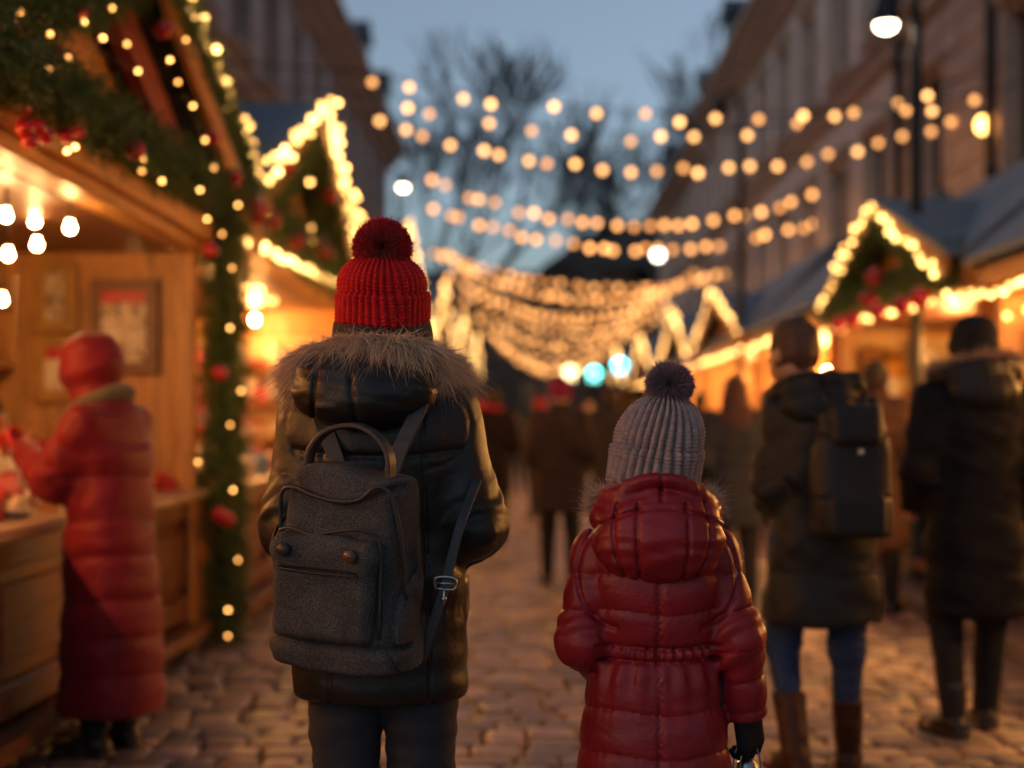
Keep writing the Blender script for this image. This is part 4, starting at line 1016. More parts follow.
# ------------------------------------------------------------------ stalls
WX, WY, WZ = [mat_wood('stall_wood_' + a, (.5, .23, .065), a) for a in 'xyz']
DX, DY, DZ = [mat_wood('dark_wood_' + a, (.16, .058, .022), a) for a in 'xyz']
REDW = mat_wood('red_board', (.22, .032, .018), 'y')
TOPW = mat_wood('counter_top', (.42, .27, .15), 'y', .35, .3)
TARP = mat_noise('roof_sheet', (.13, .19, .26), .55, .15, 1.5, (1, 3, 1), .3, .03)
GOODM = {
 'cream': mat_noise('cream_glaze', (.75, .62, .45), .5, .25, 12), 'white': mat_noise('white_glaze', (.8, .77, .72), .4, .1, 12),
 'red': mat_noise('red_glaze', (.5, .02, .02), .4, .2, 9), 'tan': mat_noise('gingerbread', (.4, .19, .07), .8, .3, 20, bstr=.4), 'pink': mat_noise('pink_felt', (.65, .16, .2), .9, .2, 9),
 'blue': mat_noise('blue_glaze', (.12, .22, .4), .4, .2, 9), 'gold': mat_noise('gold_foil', (.75, .45, .12), .3, .2, 9, metallic=.8), 'dark': mat_noise('dark_ware', (.05, .03, .03), .5, .3, 9)}
def proto_meshes():
    out = {}
    def heart(s=.06, t=.014):
        P = [(s * 16 * math.sin(a) ** 3 / 16, s * (13 * math.cos(a) - 5 * math.cos(2 * a) - 2 * math.cos(3 * a) - math.cos(4 * a)) / 16) for a in np.linspace(0, 2 * math.pi, 26, endpoint=False)]
        m = MB(); m.prism(P, 1, -t / 2, t / 2); m.prism([(x * .8, y * .8) for x, y in P], 1, -t / 2 - .003, -t / 2); return m
    m = heart(); out['gingerbread_heart'] = m.mesh('gingerbread_heart', off=(0, 0, -.055), tint=True)
    m = MB(); m.smooth = True; m.lathe([(.0005, 0), (.035, 0), (.04, .01), (.04, .085), (.037, .09), (.035, .085), (.035, .012), (.0005, .01)], seg=18)
    m.tube(catmull([(.038, 0, .07), (.062, 0, .065), (.066, 0, .04), (.058, 0, .02), (.038, 0, .018)], 4), .006, 6); out['mug'] = m.mesh('mug', tint=True)
    m = MB(); m.smooth = True; m.lathe([(.0005, 0), (.03, 0), (.036, .01), (.036, .07), (.026, .085), (.027, .1), (.0005, .102)], seg=18); out['jar'] = m.mesh('jar', tint=True)
    m = MB(); m.box(-.05, .05, -.04, .04, 0, .07, .003); m.prism([(-.062, .071), (.062, .071), (0, .12)], 1, -.05, .05); m.box(.02, .035, -.01, .01, .1, .135, .002); m.box(-.012, .012, -.043, -.04, .002, .04, .001); out['model_house'] = m.mesh('model_house', tint=True)
    m = MB(); m.smooth = True; m.ball((0, 0, .045), (.04, .036, .045)); m.ball((0, -.005, .108), .03); m.ball((-.022, 0, .134), .012, 8, 6); m.ball((.022, 0, .134), .012, 8, 6); m.ball((0, -.03, .104), .011, 8, 6); m.ball((-.035, -.02, .06), (.014, .022, .014), 8, 6); m.ball((.035, -.02, .06), (.014, .022, .014), 8, 6); m.ball((-.022, -.035, .016), .018, 8, 6); m.ball((.022, -.035, .016), .018, 8, 6); out['toy_bear'] = m.mesh('toy_bear', tint=True)
    m = MB(); m.smooth = True; m.ball((0, 0, .035), .035, 16, 12); m.lathe([(.0005, .08), (.007, .079), (.008, .068)], seg=10); out['glass_ball'] = m.mesh('glass_ball', tint=True)
    m = MB(); m.smooth = True; m.lathe([(.0005, 0), (.05, 0), (.075, .035), (.078, .038), (.072, .038), (.048, .006), (.0005, .006)], seg=20); out['bowl'] = m.mesh('bowl', tint=True)
    m = MB(); m.box(-.055, .055, -.04, .04, 0, .06, .004); m.box(-.058, .058, -.008, .008, -.001, .063, .001); m.box(-.009, .009, -.043, .043, -.001, .0645, .001); m.ball((-.018, 0, .072), (.016, .009, .009), 8, 6); m.ball((.018, 0, .072), (.016, .009, .009), 8, 6); out['gift_box'] = m.mesh('gift_box', tint=True)
    m = MB(); m.smooth = True; m.lathe([(.0005, 0), (.028, 0), (.028, .11), (.0005, .112)], seg=16); m.tube([(0, 0, .11), (0, 0, .122)], .002, 5); out['candle'] = m.mesh('candle', tint=True)
    return out
PM = None
KC = {'gingerbread_heart': 'gingerbread heart', 'mug': 'mug', 'jar': 'jar', 'model_house': 'toy house', 'toy_bear': 'toy bear', 'glass_ball': 'glass ball', 'bowl': 'bowl', 'gift_box': 'gift box', 'candle': 'candle'}
def goods(n, x0, x1, y0, y1, z, where, group, kinds, cols, seed, stack=0., sc=(.9, 1.3), md=.105):
    q = random.Random(seed); placed = []
    for k in range(n * 6):
        if len(placed) >= n: break
        x, y = q.uniform(x0, x1), q.uniform(y0, y1)
        if any((x - a) ** 2 + (y - b) ** 2 < md ** 2 for a, b in placed): continue
        placed.append((x, y)); kd = q.choice(kinds); cl = q.choice(cols); key = (kd, cl)
        if key not in _bb: me = PM[kd].copy(); me.materials.clear(); me.materials.append(GOODM[cl]); _bb[key] = me
        t = (x - x0) / (x1 - x0)
        o = obj(kd, _bb[key], None, None, (x, y, z + stack * t), (0, 0, q.uniform(-.7, .7) + (math.pi / 2 if x0 < 0 else -math.pi / 2))); s = q.uniform(*sc); o.scale = (s,) * 3
        tag(o, 'small %s %s lying %s' % (cl, KC[kd], where), KC[kd], group + ', %s %s' % (cl, KC[kd]))

def stall(label, side, Lf, y0, y1, zp, yp, z_eave=2.55, depth=1.5, ridge=4.3, roofmat=None, panels=3, gable=True, over=.18, close=True, end='far', counter=.95, wood=(None, None, None), slope_end=None, plinth=0., gap=0.):
    s = side; X = lambda v: s * (Lf + v); root = thing('market_stall', label, 'market stall', (X(depth / 2), (y0 + y1) / 2, 0), 0, 'wooden market stalls along the street')
    wX, wY, wZ = WX, WY, WZ; P = lambda n, m, mat, **k: wobj(n, m, mat, root, **k)
    z0 = plinth
    # counter and panelled front
    m = MB(); m.box(X(-.14), X(.5), y0 + .02, y1 - .02, counter - .05, counter, .01); P('counter', m, TOPW)
    m = MB(); m.box(X(.02), X(.05), y0 + .05, y1 - .05, z0 + .22, counter - .052, .002); P('front_panel', m, DZ)
    L = (y1 - y0) / panels
    m = MB(); m.box(X(-.045), X(.018), y0, y1, counter - .17, counter - .053, .008); m.box(X(-.045), X(.018), y0, y1, z0 + .2, z0 + .33, .008)
    for k in range(panels + 1):
        y = min(max(y0 + k * L, y0 + .06), y1 - .06); m.box(X(-.04), X(.017), y - .055, y + .055, z0 + .331, counter - .171, .006)
    for k in range(panels):
        a, b = y0 + k * L + .13, y0 + (k + 1) * L - .13; m.box(X(-.02), X(.016), a, b, z0 + .40, counter - .24, .014)
    P('front_rail', m, DY)
    m = MB(); m.box(X(-.16), X(.0), y0, y1, z0 + .1, z0 + .17, .008); P('foot_rail', m, DY)
    for y in (y0 + .05, y1 - .05):
        m = MB(); m.box(X(-.06), X(.06), y - .06, y + .06, z0, z_eave, .01); P('post', m, wZ)
        m = MB(); m.box(X(depth - .1), X(depth), y - .05, y + .05, z0, z_eave, .01); P('post', m, wZ)
    # back wall and end walls of boards
    m = MB(); y = y0
    while y < y1 - .01: m.box(X(depth + .001), X(depth + .03), y, min(y + .155, y1) - .004, z0 + .05, z_eave, .004); y += .155
    P('back_wall', m, wZ)
    for yy, nm, zt in ((y1 - .02, 'end_wall', z_eave), (y0 + .02, 'end_wall', 1.02)):
        m = MB(); v = .07
        while v < depth - .02: m.box(X(v), X(min(v + .19, depth) - .004), yy - .015, yy + .015, z0 + .05, zt, .004); v += .19
        m.box(X(.06), X(depth), yy - .03, yy + .03, zt - .1, zt - .002, .005)
        P(nm, m, wZ)
    m = MB(); m.box(X(.07), X(depth), y0, y1, z_eave + .002, z_eave + .03, .003); P('ceiling', m, DY)
    m = MB(); m.box(X(-.1), X(.06), y0 - .08, y1 + .08, z_eave + .001, z_eave + .15, .01); m.box(X(-.16), X(-.101), y0 - .1, y1 + .1, z_eave + .06, z_eave + .19, .008); P('eave_beam', m, wY)
    # main roof, ridge along the street
    rm = roofmat or TARP; t = .05; rx = depth * .62
    m = MB(); m.prism([(X(-over), z_eave + .21), (X(rx), ridge), (X(rx), ridge + t), (X(-over), z_eave + .21 + t)], 1, y0 - .1, y1 + .1); P('roof_panel', m, rm)
    m = MB(); m.prism([(X(depth + .3), z_eave + .21), (X(rx + .002), ridge), (X(rx + .002), ridge + t), (X(depth + .3), z_eave + .21 + t)], 1, y0 - .1, y1 + .1); P('roof_panel', m, rm)
    if gable:
        ya, yb = slope_end or (y0, y1); za = z_eave + .2
        m = MB(); y = ya + .1
        while y < yb - .05:                                                                # vertical boards inside the gable
            a, b = y, min(y + .17, yb - .05) - .006
            top = lambda q: za + (zp - za) * (1 - abs(q - yp) / ((yp - ya) if q < yp else (yb - yp))) - .1
            if min(top(a), top(b)) > za + .03: m.prism([(a, za + .0), (b, za + .0), (b, top(b)), (a, top(a))], 0, X(-.0), X(.03))
            y += .17
        P('gable_boards', m, wZ)
        for (A, B) in (((ya, za), (yp, zp)), ((yb, za), (yp, zp))):
            # slanting roof slab of the gable and its verge board
            n = np.array([-(B[1] - A[1]), B[0] - A[0]]); n = n / np.linalg.norm(n); n = n if n[1] > 0 else -n
            q0, q1 = np.array(A) - 0, np.array(B)
            m = MB(); m.prism([tuple(q0 + n * .02), tuple(q1 + n * .02), tuple(q1 + n * .06), tuple(q0 + n * .06)], 0, X(-.3), X(rx)); P('gable_roof', m, rm)
            m = MB(); m.prism([tuple(q0 - n * .14), tuple(q1 - n * .14), tuple(q1 + n * .018), tuple(q0 + n * .018)], 0, X(-.3), X(-.262)); P('bargeboard', m, wY)
    return root
def lamp_bulb(loc, cord, label, group, r=.045, mat=None):
    """bare bulb on a cord"""
    o = thing('pendant_bulb', label, 'light bulb', loc, 0, group); m = MB(); m.smooth = True; m.tube([(0, 0, r * 1.6), (0, 0, cord)], .005, 6); obj('cord', m, IRON, o)
    m = MB(); m.smooth = True; m.lathe([(.0005, r * 2.1), (.016, r * 2.05), (.018, r * 1.35), (.0005, r * 1.3)], seg=12); obj('socket', m, mat_noise('brass', (.5, .3, .1), .35, .2, 9, metallic=1), o)
    key = ('lb', r, mat.name)
    if key not in _bb:
        m = MB(); m.smooth = True; m.lathe([(.0005, r * 1.45), (.015, r * 1.35), (r * .55, r * .9), (r * .95, r * .2), (r * .9, -r * .4), (r * .55, -r * .85), (.0005, -r)], seg=16); me = m.mesh('glass', tint=True); me.materials.append(mat); _bb[key] = me
    obj('glass', _bb[key], None, o); return o
def picture(label, c, w, h, face, fm, seed):
    """framed picture facing -Y, c = centre"""
    o = thing('framed_picture', label, 'picture', c); t = .07
    m = MB(); m.box(-w / 2, w / 2, -.025, 0, h / 2 - t, h / 2, .006); m.box(-w / 2, w / 2, -.025, 0, -h / 2, -h / 2 + t, .006); m.box(-w / 2, -w / 2 + t, -.024, 0, -h / 2 + t, h / 2 - t, .004); m.box(w / 2 - t, w / 2, -.024, 0, -h / 2 + t, h / 2 - t, .004); obj('frame', m, fm, o)
    mt, nt, b = new_mat('artwork'); v = coords(nt); f = noise(nt, v, face[0], 4, .6, face[1]); nt.links.new(ramp(nt, f, face[2]), b.inputs['Base Color']); b.inputs['Roughness'].default_value = .6
    m = MB(); m.box(-w / 2 + t, w / 2 - t, -.012, -.002, -h / 2 + t, h / 2 - t, .001); obj('artwork', m, mt, o)
    if len(face) > 3: m = MB(); m.box(-w / 2 + t, w / 2 - t, -.014, -.0125, h / 2 - t - .07, h / 2 - t, .001); obj('picture_band', m, GOODM['red'], o)
    return o

def build_stalls():
    global PM; PM = proto_meshes()
    for me in PM.values(): pass
    lampm = mat_emit('lamp_glass', (1, .46, .12), LAMP); gl_near = mat_emit('bulb_gable', YELLOW, GAB); gl_far = mat_emit('bulb_gable_far', (1, .52, .15), GAB * .7); lampn = mat_emit('lamp_glass_near', (1, .56, .2), LAMP * .09)
    # ---- left, nearest
    Lf = 2.05
    stall('wooden stall at left with framed pictures inside and a red hooded shopper at its counter', -1, Lf, .6, 8.5, 3.68, 6.45, 2.36, 1.7, 4.0, gable=True, slope_end=(3.2, 9.3), panels=5)
    # red inner rafter of the gable
    o = thing('rafter_board', 'dark red slanting board on the gable of the picture stall', 'board', (-2.2, 7.6, 3.0)); m = MB()
    m.prism([(8.25, 2.46), (5.6, 3.60), (5.6, 3.84), (8.5, 2.58)], 0, -1.97, -1.9); m2 = MB(); 
    wobj('board', m, REDW, o)
    for k, (px, py, d) in enumerate([(10, 188, 7.2), (50, 200, 7.6), (35, 222, 7.0), (70, 228, 6.6), (37, 245, 6.8), (8, 255, 6.5), (6, 216, 6.2), (2, 300, 7.4)]):
        lamp_bulb((wx(px, d), d, wz(py, d)), 2.36 - wz(py, d), 'bare glowing bulb in the picture stall, %s' % ['small and far back by the roof beam', 'in the upper row beside the end wall', 'in the middle of the cluster', 'largest and nearest the end wall', 'lowest of the middle pair', 'low beside the left edge of the view', 'half cut by the left edge of the view', 'lone low one over the shelf'][k], 'bare bulbs in the picture stall', .025, lampn)
    for y in (1.6, 2.8, 4.0, 5.0): lamp_bulb((-2.75, y, 2.02), .34, 'bulb over the near end of the picture stall counter', 'bulbs over the near counter', .045, mat_emit('lamp_glass_out', (1, .42, .11), LAMP * .36))
    q = 8.45
    goldf = mat_noise('gilt', (.4, .2, .04), .4, .2, 9); pic = lambda l, x0, y0, x1, y1, face, fm, s, dq=0: picture(l, ((wx(x0, q) + wx(x1, q)) / 2, q - .035 - dq, (wz(y0, q) + wz(y1, q)) / 2), wx(x1, q) - wx(x0, q), wz(y0, q) - wz(y1, q), face, fm, s)
    cream = [(.3, (.75, .62, .42)), (.48, (.6, .45, .28)), (.54, (.16, .09, .05)), (.66, (.78, .66, .48))]
    pic('small upright gilt frame with pale sketch, highest on the stall end wall', 36, 260, 79, 333, (14, 1.0, cream), goldf, 1)
    pic('large picture in dark wooden frame with red strip across its top', 92, 280, 160, 374, (7, 1.2, [(.36, (.06, .04, .03)), (.46, (.6, .45, .3)), (.56, (.8, .7, .55)), (.66, (.3, .08, .04))], 1), DX, 2)
    pic('gilt framed picture half hidden behind the red hooded shopper', 36, 336, 80, 402, (10, 1.2, [(.3, (.3, .1, .06)), (.5, (.8, .7, .5)), (.75, (.5, .3, .2))], 1), goldf, 3)
    # shelves and wares of that stall
    for z in (1.32, 1.68, 2.02):
        o = obj('shelf', None or MB().box(-3.65, -3.05, 7.0, 8.4, z - .012, z + .012, .003).mesh('shelf', off=(-3.35, 7.9, z), tint=True), WY, None, (-3.35, 7.9, z)); tag(o, {1.32: 'lowest', 1.68: 'middle', 2.02: 'highest'}[z] + ' wooden shelf in the back corner of the picture stall', 'shelf')
        goods(20, -3.6, -3.08, 7.05, 8.36, z + .013, 'on the %s corner shelf' % {1.32: 'lowest', 1.68: 'middle', 2.02: 'highest'}[z], 'shelf wares', ['jar', 'glass_ball', 'candle', 'mug'], ['dark', 'gold', 'cream', 'red', 'blue'], int(z * 100))
    for k in range(5):   # stepped display behind the counter
        x1, z = -2.6 - k * .18, 1.03 + .125 * k
        m = MB(); m.box(x1 - .178, x1, 4.6, 8.3, .5, z, .004); o = obj('display_step', m.mesh('display_step', off=(x1, 6.4, 0), tint=True), WY, None, (x1, 6.4, 0)); tag(o, ['front', 'second', 'third', 'fourth', 'rearmost'][k] + ' step of the display in the picture stall', 'display stand')
        goods(34, x1 - .16, x1 - .02, 4.6, 8.25, z, 'on the %s display step' % ['front', 'second', 'third', 'fourth', 'rearmost'][k], 'display wares', ['gingerbread_heart', 'toy_bear', 'model_house', 'glass_ball', 'bowl'], ['cream', 'white', 'tan', 'cream', 'red'], 40 + k, sc=(.9, 1.5), md=.085)
    goods(70, -2.52, -2.1, 4.6, 8.4, 0.951, 'on the counter of the picture stall', 'counter wares', ['gingerbread_heart', 'model_house', 'glass_ball', 'bowl', 'toy_bear', 'gift_box'], ['cream', 'white', 'tan', 'white', 'cream', 'red'], 60, sc=(.8, 1.25), md=.085)
    # ---- left, second and further
    stall('wooden stall with steep lit gable right behind the picture stall', -1, 2.0, 9.35, 14.8, 3.9, 11.6, 2.52, 1.8, 4.7, slope_end=(8.95, 14.3), panels=4)
    L = [('third wooden stall on the left, its gable lights beside the red bobble hat', 16.6, 24.4, 4.15, 20.0), ('fourth wooden stall on the left, seen past the fur hood', 25.2, 32.0, 4.1, 28.5), ('fifth wooden stall on the left, far down the street', 33.0, 40.0, 4.15, 36.5), ('last wooden stall on the left, far down the street', 41.5, 49, 4.2, 45.5)]
    for lab, a, b, z, c in L: stall(lab, -1, 2.0, a, b, z, c, 2.52, 1.8, 4.4, panels=4)
    # ---- right
    Rf = 3.2
    stall('right hand stall with long lean sheet roof at the edge of the view', 1, Rf, 1.6, 9.6, 3, 8, 2.2, 1.8, 3.55, gable=False, plinth=.1, counter=1.0, over=.25)
    stall('right hand stall with small lit gable hung with red baubles', 1, Rf, 9.95, 14.4, 3.2, 12.1, 2.3, 1.8, 3.6, plinth=.1, counter=1.0)
    stall('long stall with pale blue sheet roof on the right, beyond the small gable', 1, Rf, 14.9, 19.3, 3, 18, 2.35, 1.8, 3.75, gable=False, plinth=.1, counter=1.0, over=.25)
    for lab, a, b, z, c in [('right hand stall with bright steep gable far down the street', 19.8, 25.6, 3.4, 22.7), ('second steep gabled stall far down on the right', 26.2, 32.0, 3.6, 29.0), ('third steep gabled stall far down on the right', 34.0, 41, 3.6, 37.5), ('last gabled stall on the right before the dark building', 44, 51, 3.8, 47.5)]:
        stall(lab, 1, Rf, a, b, z, c, 2.42, 1.8, 3.9, plinth=.1, counter=1.0)
    # ---- bulbs on gables and eaves
    def G(label, side, Lx, a, b, step, r, mat, rows=1, seed=1, sub=2, jit=.012):
        x = side * Lx; A = (x, *a); B = (x, *b); bs = line_bulbs(A, B, step, jit, seed, rows)[:100]
        string_lights(label, [A, tuple((np.array(A) + np.array(B)) / 2), B], bs, r, mat, 'lights along stall roofs', sub)
    G('dense row of warm bulbs down the roof edge of the picture stall', -1, 1.74, (9.38, 2.98), (6.0, 3.83), .1, .020, gl_near, 2, 1, 2, .025)
    gs = 9.62
    G('bright bulb row climbing the near slope of the second left gable', -1, 1.64, (9.0, 2.93), (11.6, 3.96), .085, .023, gl_near, 1, 2, 2, .025)
    G('bright bulb row falling down the far slope of the second left gable', -1, 1.64, (11.6, 3.96), (14.3, 2.85), .085, .023, gl_near, 2, 3, 2, .04)
    G('glowing bulb bar along the front beam of the second left stall', -1, 1.8, (8.95, 2.50), (13.4, 2.66), .075, .02, gl_near, 1, 4, 2, .01)
    G('thin lower bulb line under the glowing bar of the second left stall', -1, 2.1, (9.6, 2.36), (12.0, 2.36), .3, .03, gl_near, 1, 5)
    for k, (lab, a, b, z, c) in enumerate(L):
        w = ['third', 'fourth', 'fifth', 'last'][k]; st = .1 + .02 * k
        G('bulb row on the near slope of the %s left gable' % w, -1, 1.7, (a + .2, 2.85), (c, z + .05), st, .03 + .004 * k, gl_far, 1, 10 + k, 1, .02)
        G('bulb row on the far slope of the %s left gable' % w, -1, 1.7, (c, z + .05), (b - .2, 2.85), st, .03 + .004 * k, gl_far, 1, 20 + k, 1, .02)
        if k < 3: G('bulb line along the front beam of the %s left stall' % w, -1, 1.82, (a + .2, 2.58), (b - .2, 2.58), .2, .03, gl_far, 1, 30 + k, 1)
    G('bulb row on the near slope of the small right gable', 1, 2.88, (10.1, 2.40), (12.1, 3.21), .085, .02, gl_near, 1, 6, 2, .02)
    G('bulb row on the far slope of the small right gable', 1, 2.88, (12.1, 3.21), (14.2, 2.45), .085, .02, gl_near, 1, 7, 2, .02)
    G('bulb line under the front beam of the small right gable', 1, 3.0, (10.1, 2.25), (14.2, 2.28), .12, .02, gl_near, 1, 8, 2)
    G('bulb line along the eave of the right edge stall', 1, 2.93, (6.0, 2.2), (9.6, 2.17), .09, .02, gl_near, 1, 9, 2)
    G('sparse lower bulb line inside the right edge stall', 1, 3.1, (7.6, 2.05), (9.5, 2.05), .3, .026, gl_near, 1, 19, 2)
    G('bulb line along the eave of the long blue roofed stall', 1, 2.95, (15.0, 2.36), (19.2, 2.36), .15, .028, gl_far, 1, 12, 1)
    for k, (a, b, z, c) in enumerate([(19.8, 25.6, 3.4, 22.7), (26.2, 32.0, 3.6, 29.0), (34.0, 41, 3.6, 37.5), (44, 51, 3.8, 47.5)]):
        w = ['first', 'second', 'third', 'last'][k]; st = .09 + .02 * k
        G('bulb row on the near slope of the %s far right gable' % w, 1, 2.9, (a + .1, 2.66), (c, z + .08), st, .026 + .006 * k, gl_far, 1, 40 + k, 1, .02)
        G('bulb row on the far slope of the %s far right gable' % w, 1, 2.9, (c, z + .08), (b - .1, 2.66), st, .026 + .006 * k, gl_far, 1, 50 + k, 1, .02)
        if k < 3: G('bulb line along the front beam of the %s far right stall' % w, 1, 3.0, (a + .2, 2.4), (b - .2, 2.4), .2, .03, gl_far, 1, 60 + k, 1)
    # ---- lamps inside stalls
    for i, (w, side, x, ys, z, r) in enumerate([('second left stall', -1, 2.75, (9.9, 10.9, 12.6, 14.2), 2.38, .03), ('third left stall', -1, 2.75, (17.5, 20.2, 23), 2.2, .05), ('fourth left stall', -1, 2.75, (26.6, 30), 2.2, .055), ('fifth left stall', -1, 2.75, (34.5, 38), 2.2, .055),
                                               ('right edge stall', 1, 3.9, (5.0, 6.6, 7.8, 9.0), 1.92, .042), ('small right gable stall', 1, 3.75, (10.6, 11.6, 12.5), 1.98, .03), ('long blue roofed stall', 1, 3.9, (15.6, 17.1, 18.6), 2.0, .05), ('first far right gable stall', 1, 3.9, (21.2, 24.2), 2.05, .055), ('second far right gable stall', 1, 3.9, (27.5, 30.6), 2.05, .055), ('third far right gable stall', 1, 3.9, (36, 39), 2.05, .055)]):
        for y in ys: lamp_bulb((side * x, y, z), (2.5 if side < 0 else (2.3 if 'small' in w else (2.4 if 'far' in w else 2.2))) - z, 'bright bare bulb lighting the inside of the %s' % w, 'lamps in the ' + w, r, lampm)
    # ---- wares of further stalls
    for (w, side, x0, x1, a, b, z, n, sd, cols) in [
        ('second left stall', -1, -2.55, -2.08, 9.6, 14.6, 0.951, 42, 71, ['white', 'cream', 'red', 'pink', 'blue', 'white']), ('third left stall', -1, -2.5, -2.1, 16.8, 24.2, 0.951, 22, 72, ['white', 'cream', 'red']),
        ('right edge stall', 1, 3.3, 3.68, 6.2, 9.4, 1.001, 24, 73, ['white', 'cream', 'red', 'gold']), ('small right gable stall', 1, 3.3, 3.68, 10.2, 14.2, 1.001, 32, 74, ['white', 'cream', 'gold', 'red', 'tan']), ('long blue roofed stall', 1, 3.3, 3.65, 15.2, 19, 1.001, 22, 75, ['cream', 'gold', 'red'])]:
        goods(n, x0, x1, a, b, z, 'on the counter of the ' + w, 'wares of the ' + w, ['gift_box', 'model_house', 'toy_bear', 'glass_ball', 'gingerbread_heart', 'bowl', 'jar'], cols, sd, sc=(1.2, 1.9))
        Lq = 2.0 if side < 0 else Rf; zs = (1.22, 1.52, 1.82) if side > 0 else (1.2, 1.55, 1.9)
        ye = {'second left stall': 14.8, 'third left stall': 24.4, 'right edge stall': 9.6, 'small right gable stall': 14.4, 'long blue roofed stall': 19.3}[w] - .16
        for q_, zz in enumerate(zs):
            xa, xb = sorted((side * (Lq + .14), side * (Lq + 1.7))); xc = (xa + xb) / 2
            o = obj('shelf', MB().box(xa - xc, xb - xc, -.12, .12, -.012, .012, .003).mesh('shelf', tint=True), WX, None, (xc, ye, zz)); nm = ['lowest', 'middle', 'highest'][q_]; tag(o, '%s shelf on the end wall of the %s' % (nm, w), 'shelf')
            goods(12, xa + .06, xb - .06, ye - .07, ye + .07, zz + .013, 'on the %s end shelf of the %s' % (nm, w), 'shelf wares of the ' + w, ['gift_box', 'jar', 'glass_ball', 'model_house', 'toy_bear', 'bowl'], cols, sd + q_ * 7, sc=(1.9, 2.7))
        xa, xb = sorted((side * (Lq + .62), side * (Lq + .95))); xc = (xa + xb) / 2
        o = obj('display_step', MB().box(xa - xc, xb - xc, -(b - a) / 2 + .3, (b - a) / 2 - .4, -.14, .12, .004).mesh('display_step', tint=True), WY, None, (xc, (a + b) / 2, z + .14)); tag(o, 'raised display step behind the counter of the ' + w, 'display stand')
        goods(int((b - a) * 4.5), xa + .04, xb - .04, a + .35, b - .5, z + .261, 'on the raised step of the ' + w, 'raised wares of the ' + w, ['gift_box', 'model_house', 'toy_bear', 'glass_ball', 'gingerbread_heart'], cols, sd + 31, sc=(1.6, 2.4))
    for (w, side, Lq, ye) in (('second left stall', -1, 2.0, 14.755), ('third left stall', -1, 2.0, 24.355), ('small right gable stall', 1, 3.2, 14.355)):
        xa, xb = sorted((side * (Lq + .1), side * (Lq + 1.72))); o = obj('wall_cloth', MB().box(xa, xb, -.006, .006, -.55, .55, .003).mesh('wall_cloth', off=((xa + xb) / 2, 0, 0), tint=True), mat_noise('cream_cloth', (.7, .5, .28), .9, .12, 4, bstr=.3), None, ((xa + xb) / 2, ye, 1.68)); tag(o, 'cream cloth pinned to the end wall of the ' + w, 'cloth')
    # pink coat-like toy hanging in the right gable stall
    # ---- greenery
    K = dict(sl=.12, nl=.05, nw=.006)
    garland('fir garland draped over the gable boards at top left corner', [(-1.95, 3.9, 2.72), (-1.93, 4.7, 2.84), (-1.95, 5.3, 2.93), (-1.93, 5.9, 3.12), (-1.95, 6.4, 3.3), (-1.93, 6.8, 3.48)], (.13, .14, .13, .1), 1900, 1, **K)
    garland('fir garland lying along the front beam of the picture stall', [(-1.83, 4.0, 2.56), (-1.81, 5.0, 2.6), (-1.81, 6.0, 2.62), (-1.81, 7.0, 2.64), (-1.83, 8.2, 2.68)], (.1, .12, .11, .09), 1900, 2, **K)
    garland('thick fir garland following the sloping roof edge of the picture stall', [(-1.83, 6.2, 3.72), (-1.81, 7.1, 3.45), (-1.83, 7.9, 3.24), (-1.83, 8.6, 3.02), (-1.85, 9.15, 2.82)], (.1, .11, .13, .14), 2200, 3, **K)
    garland('thick upright fir garland hanging down between the two left stalls', [(-1.84, 8.58, 2.85), (-1.86, 8.6, 2.2), (-1.84, 8.58, 1.6), (-1.86, 8.6, 1.0), (-1.84, 8.58, .5), (-1.86, 8.6, .05)], (.16, .13, .12, .13, .11, .09), 2600, 4, **K)
    K = dict(sl=.18, nl=.07, nw=.008)
    garland('fir garland inside the near slope of the second left gable', [(-1.82, 9.2, 2.75), (-1.82, 10.4, 3.2), (-1.82, 11.5, 3.7)], (.13, .13, .12), 1100, 5, sl=.14, nl=.06, nw=.008)
    garland('fir garland inside the far slope of the second left gable', [(-1.82, 11.6, 3.66), (-1.82, 13, 3.2), (-1.82, 14.2, 2.75)], (.12, .13, .13), 1100, 6, sl=.14, nl=.06, nw=.008)
    garland('fir garland along the front beam of the second left stall', [(-1.84, 9.3, 2.78), (-1.84, 12.0, 2.74), (-1.84, 14.9, 2.76)], (.13, .13, .13), 1200, 7, **K)
    garland('fir garland along the near slope of the small right gable', [(2.98, 10.1, 2.35), (2.98, 12.1, 3.08)], (.08, .08), 600, 8, sl=.11, nl=.06, nw=.008)
    garland('fir garland along the far slope of the small right gable', [(2.98, 12.1, 3.08), (2.98, 14.2, 2.4)], (.08, .08), 600, 9, sl=.11, nl=.06, nw=.008)
    garland('fir garland over the front beam of the small right gable', [(3.0, 10.0, 2.5), (2.98, 12.1, 2.46), (3.0, 14.3, 2.5)], (.08, .1, .08), 1000, 10, sl=.12, nl=.06, nw=.008)
    def BB(px, py, X0, r, lab, grp):
        d = X0 * FPX / (px - VPX); bauble((X0, d, wz(py, d)), r, lab, grp)
    for px, py, lab in [(13, 29, 'red bauble near the top left corner of the gable'), (57, 56, 'shiny red bauble over the gable boards, beside a tiny light'), (80, 10, 'red bauble high on the top left garland'), (22, 108, 'small dark red bauble at the left rim above the beam')]: BB(px, py, -1.84, .036, lab, 'red baubles on the picture stall')
    for px, py in [(25, 128), (38, 127), (45, 135), (30, 140), (72, 122), (78, 130), (66, 135), (80, 118)]: BB(px, py, -1.78, .034, 'red bauble bunched with others on the beam garland of the picture stall', 'bunched red baubles')
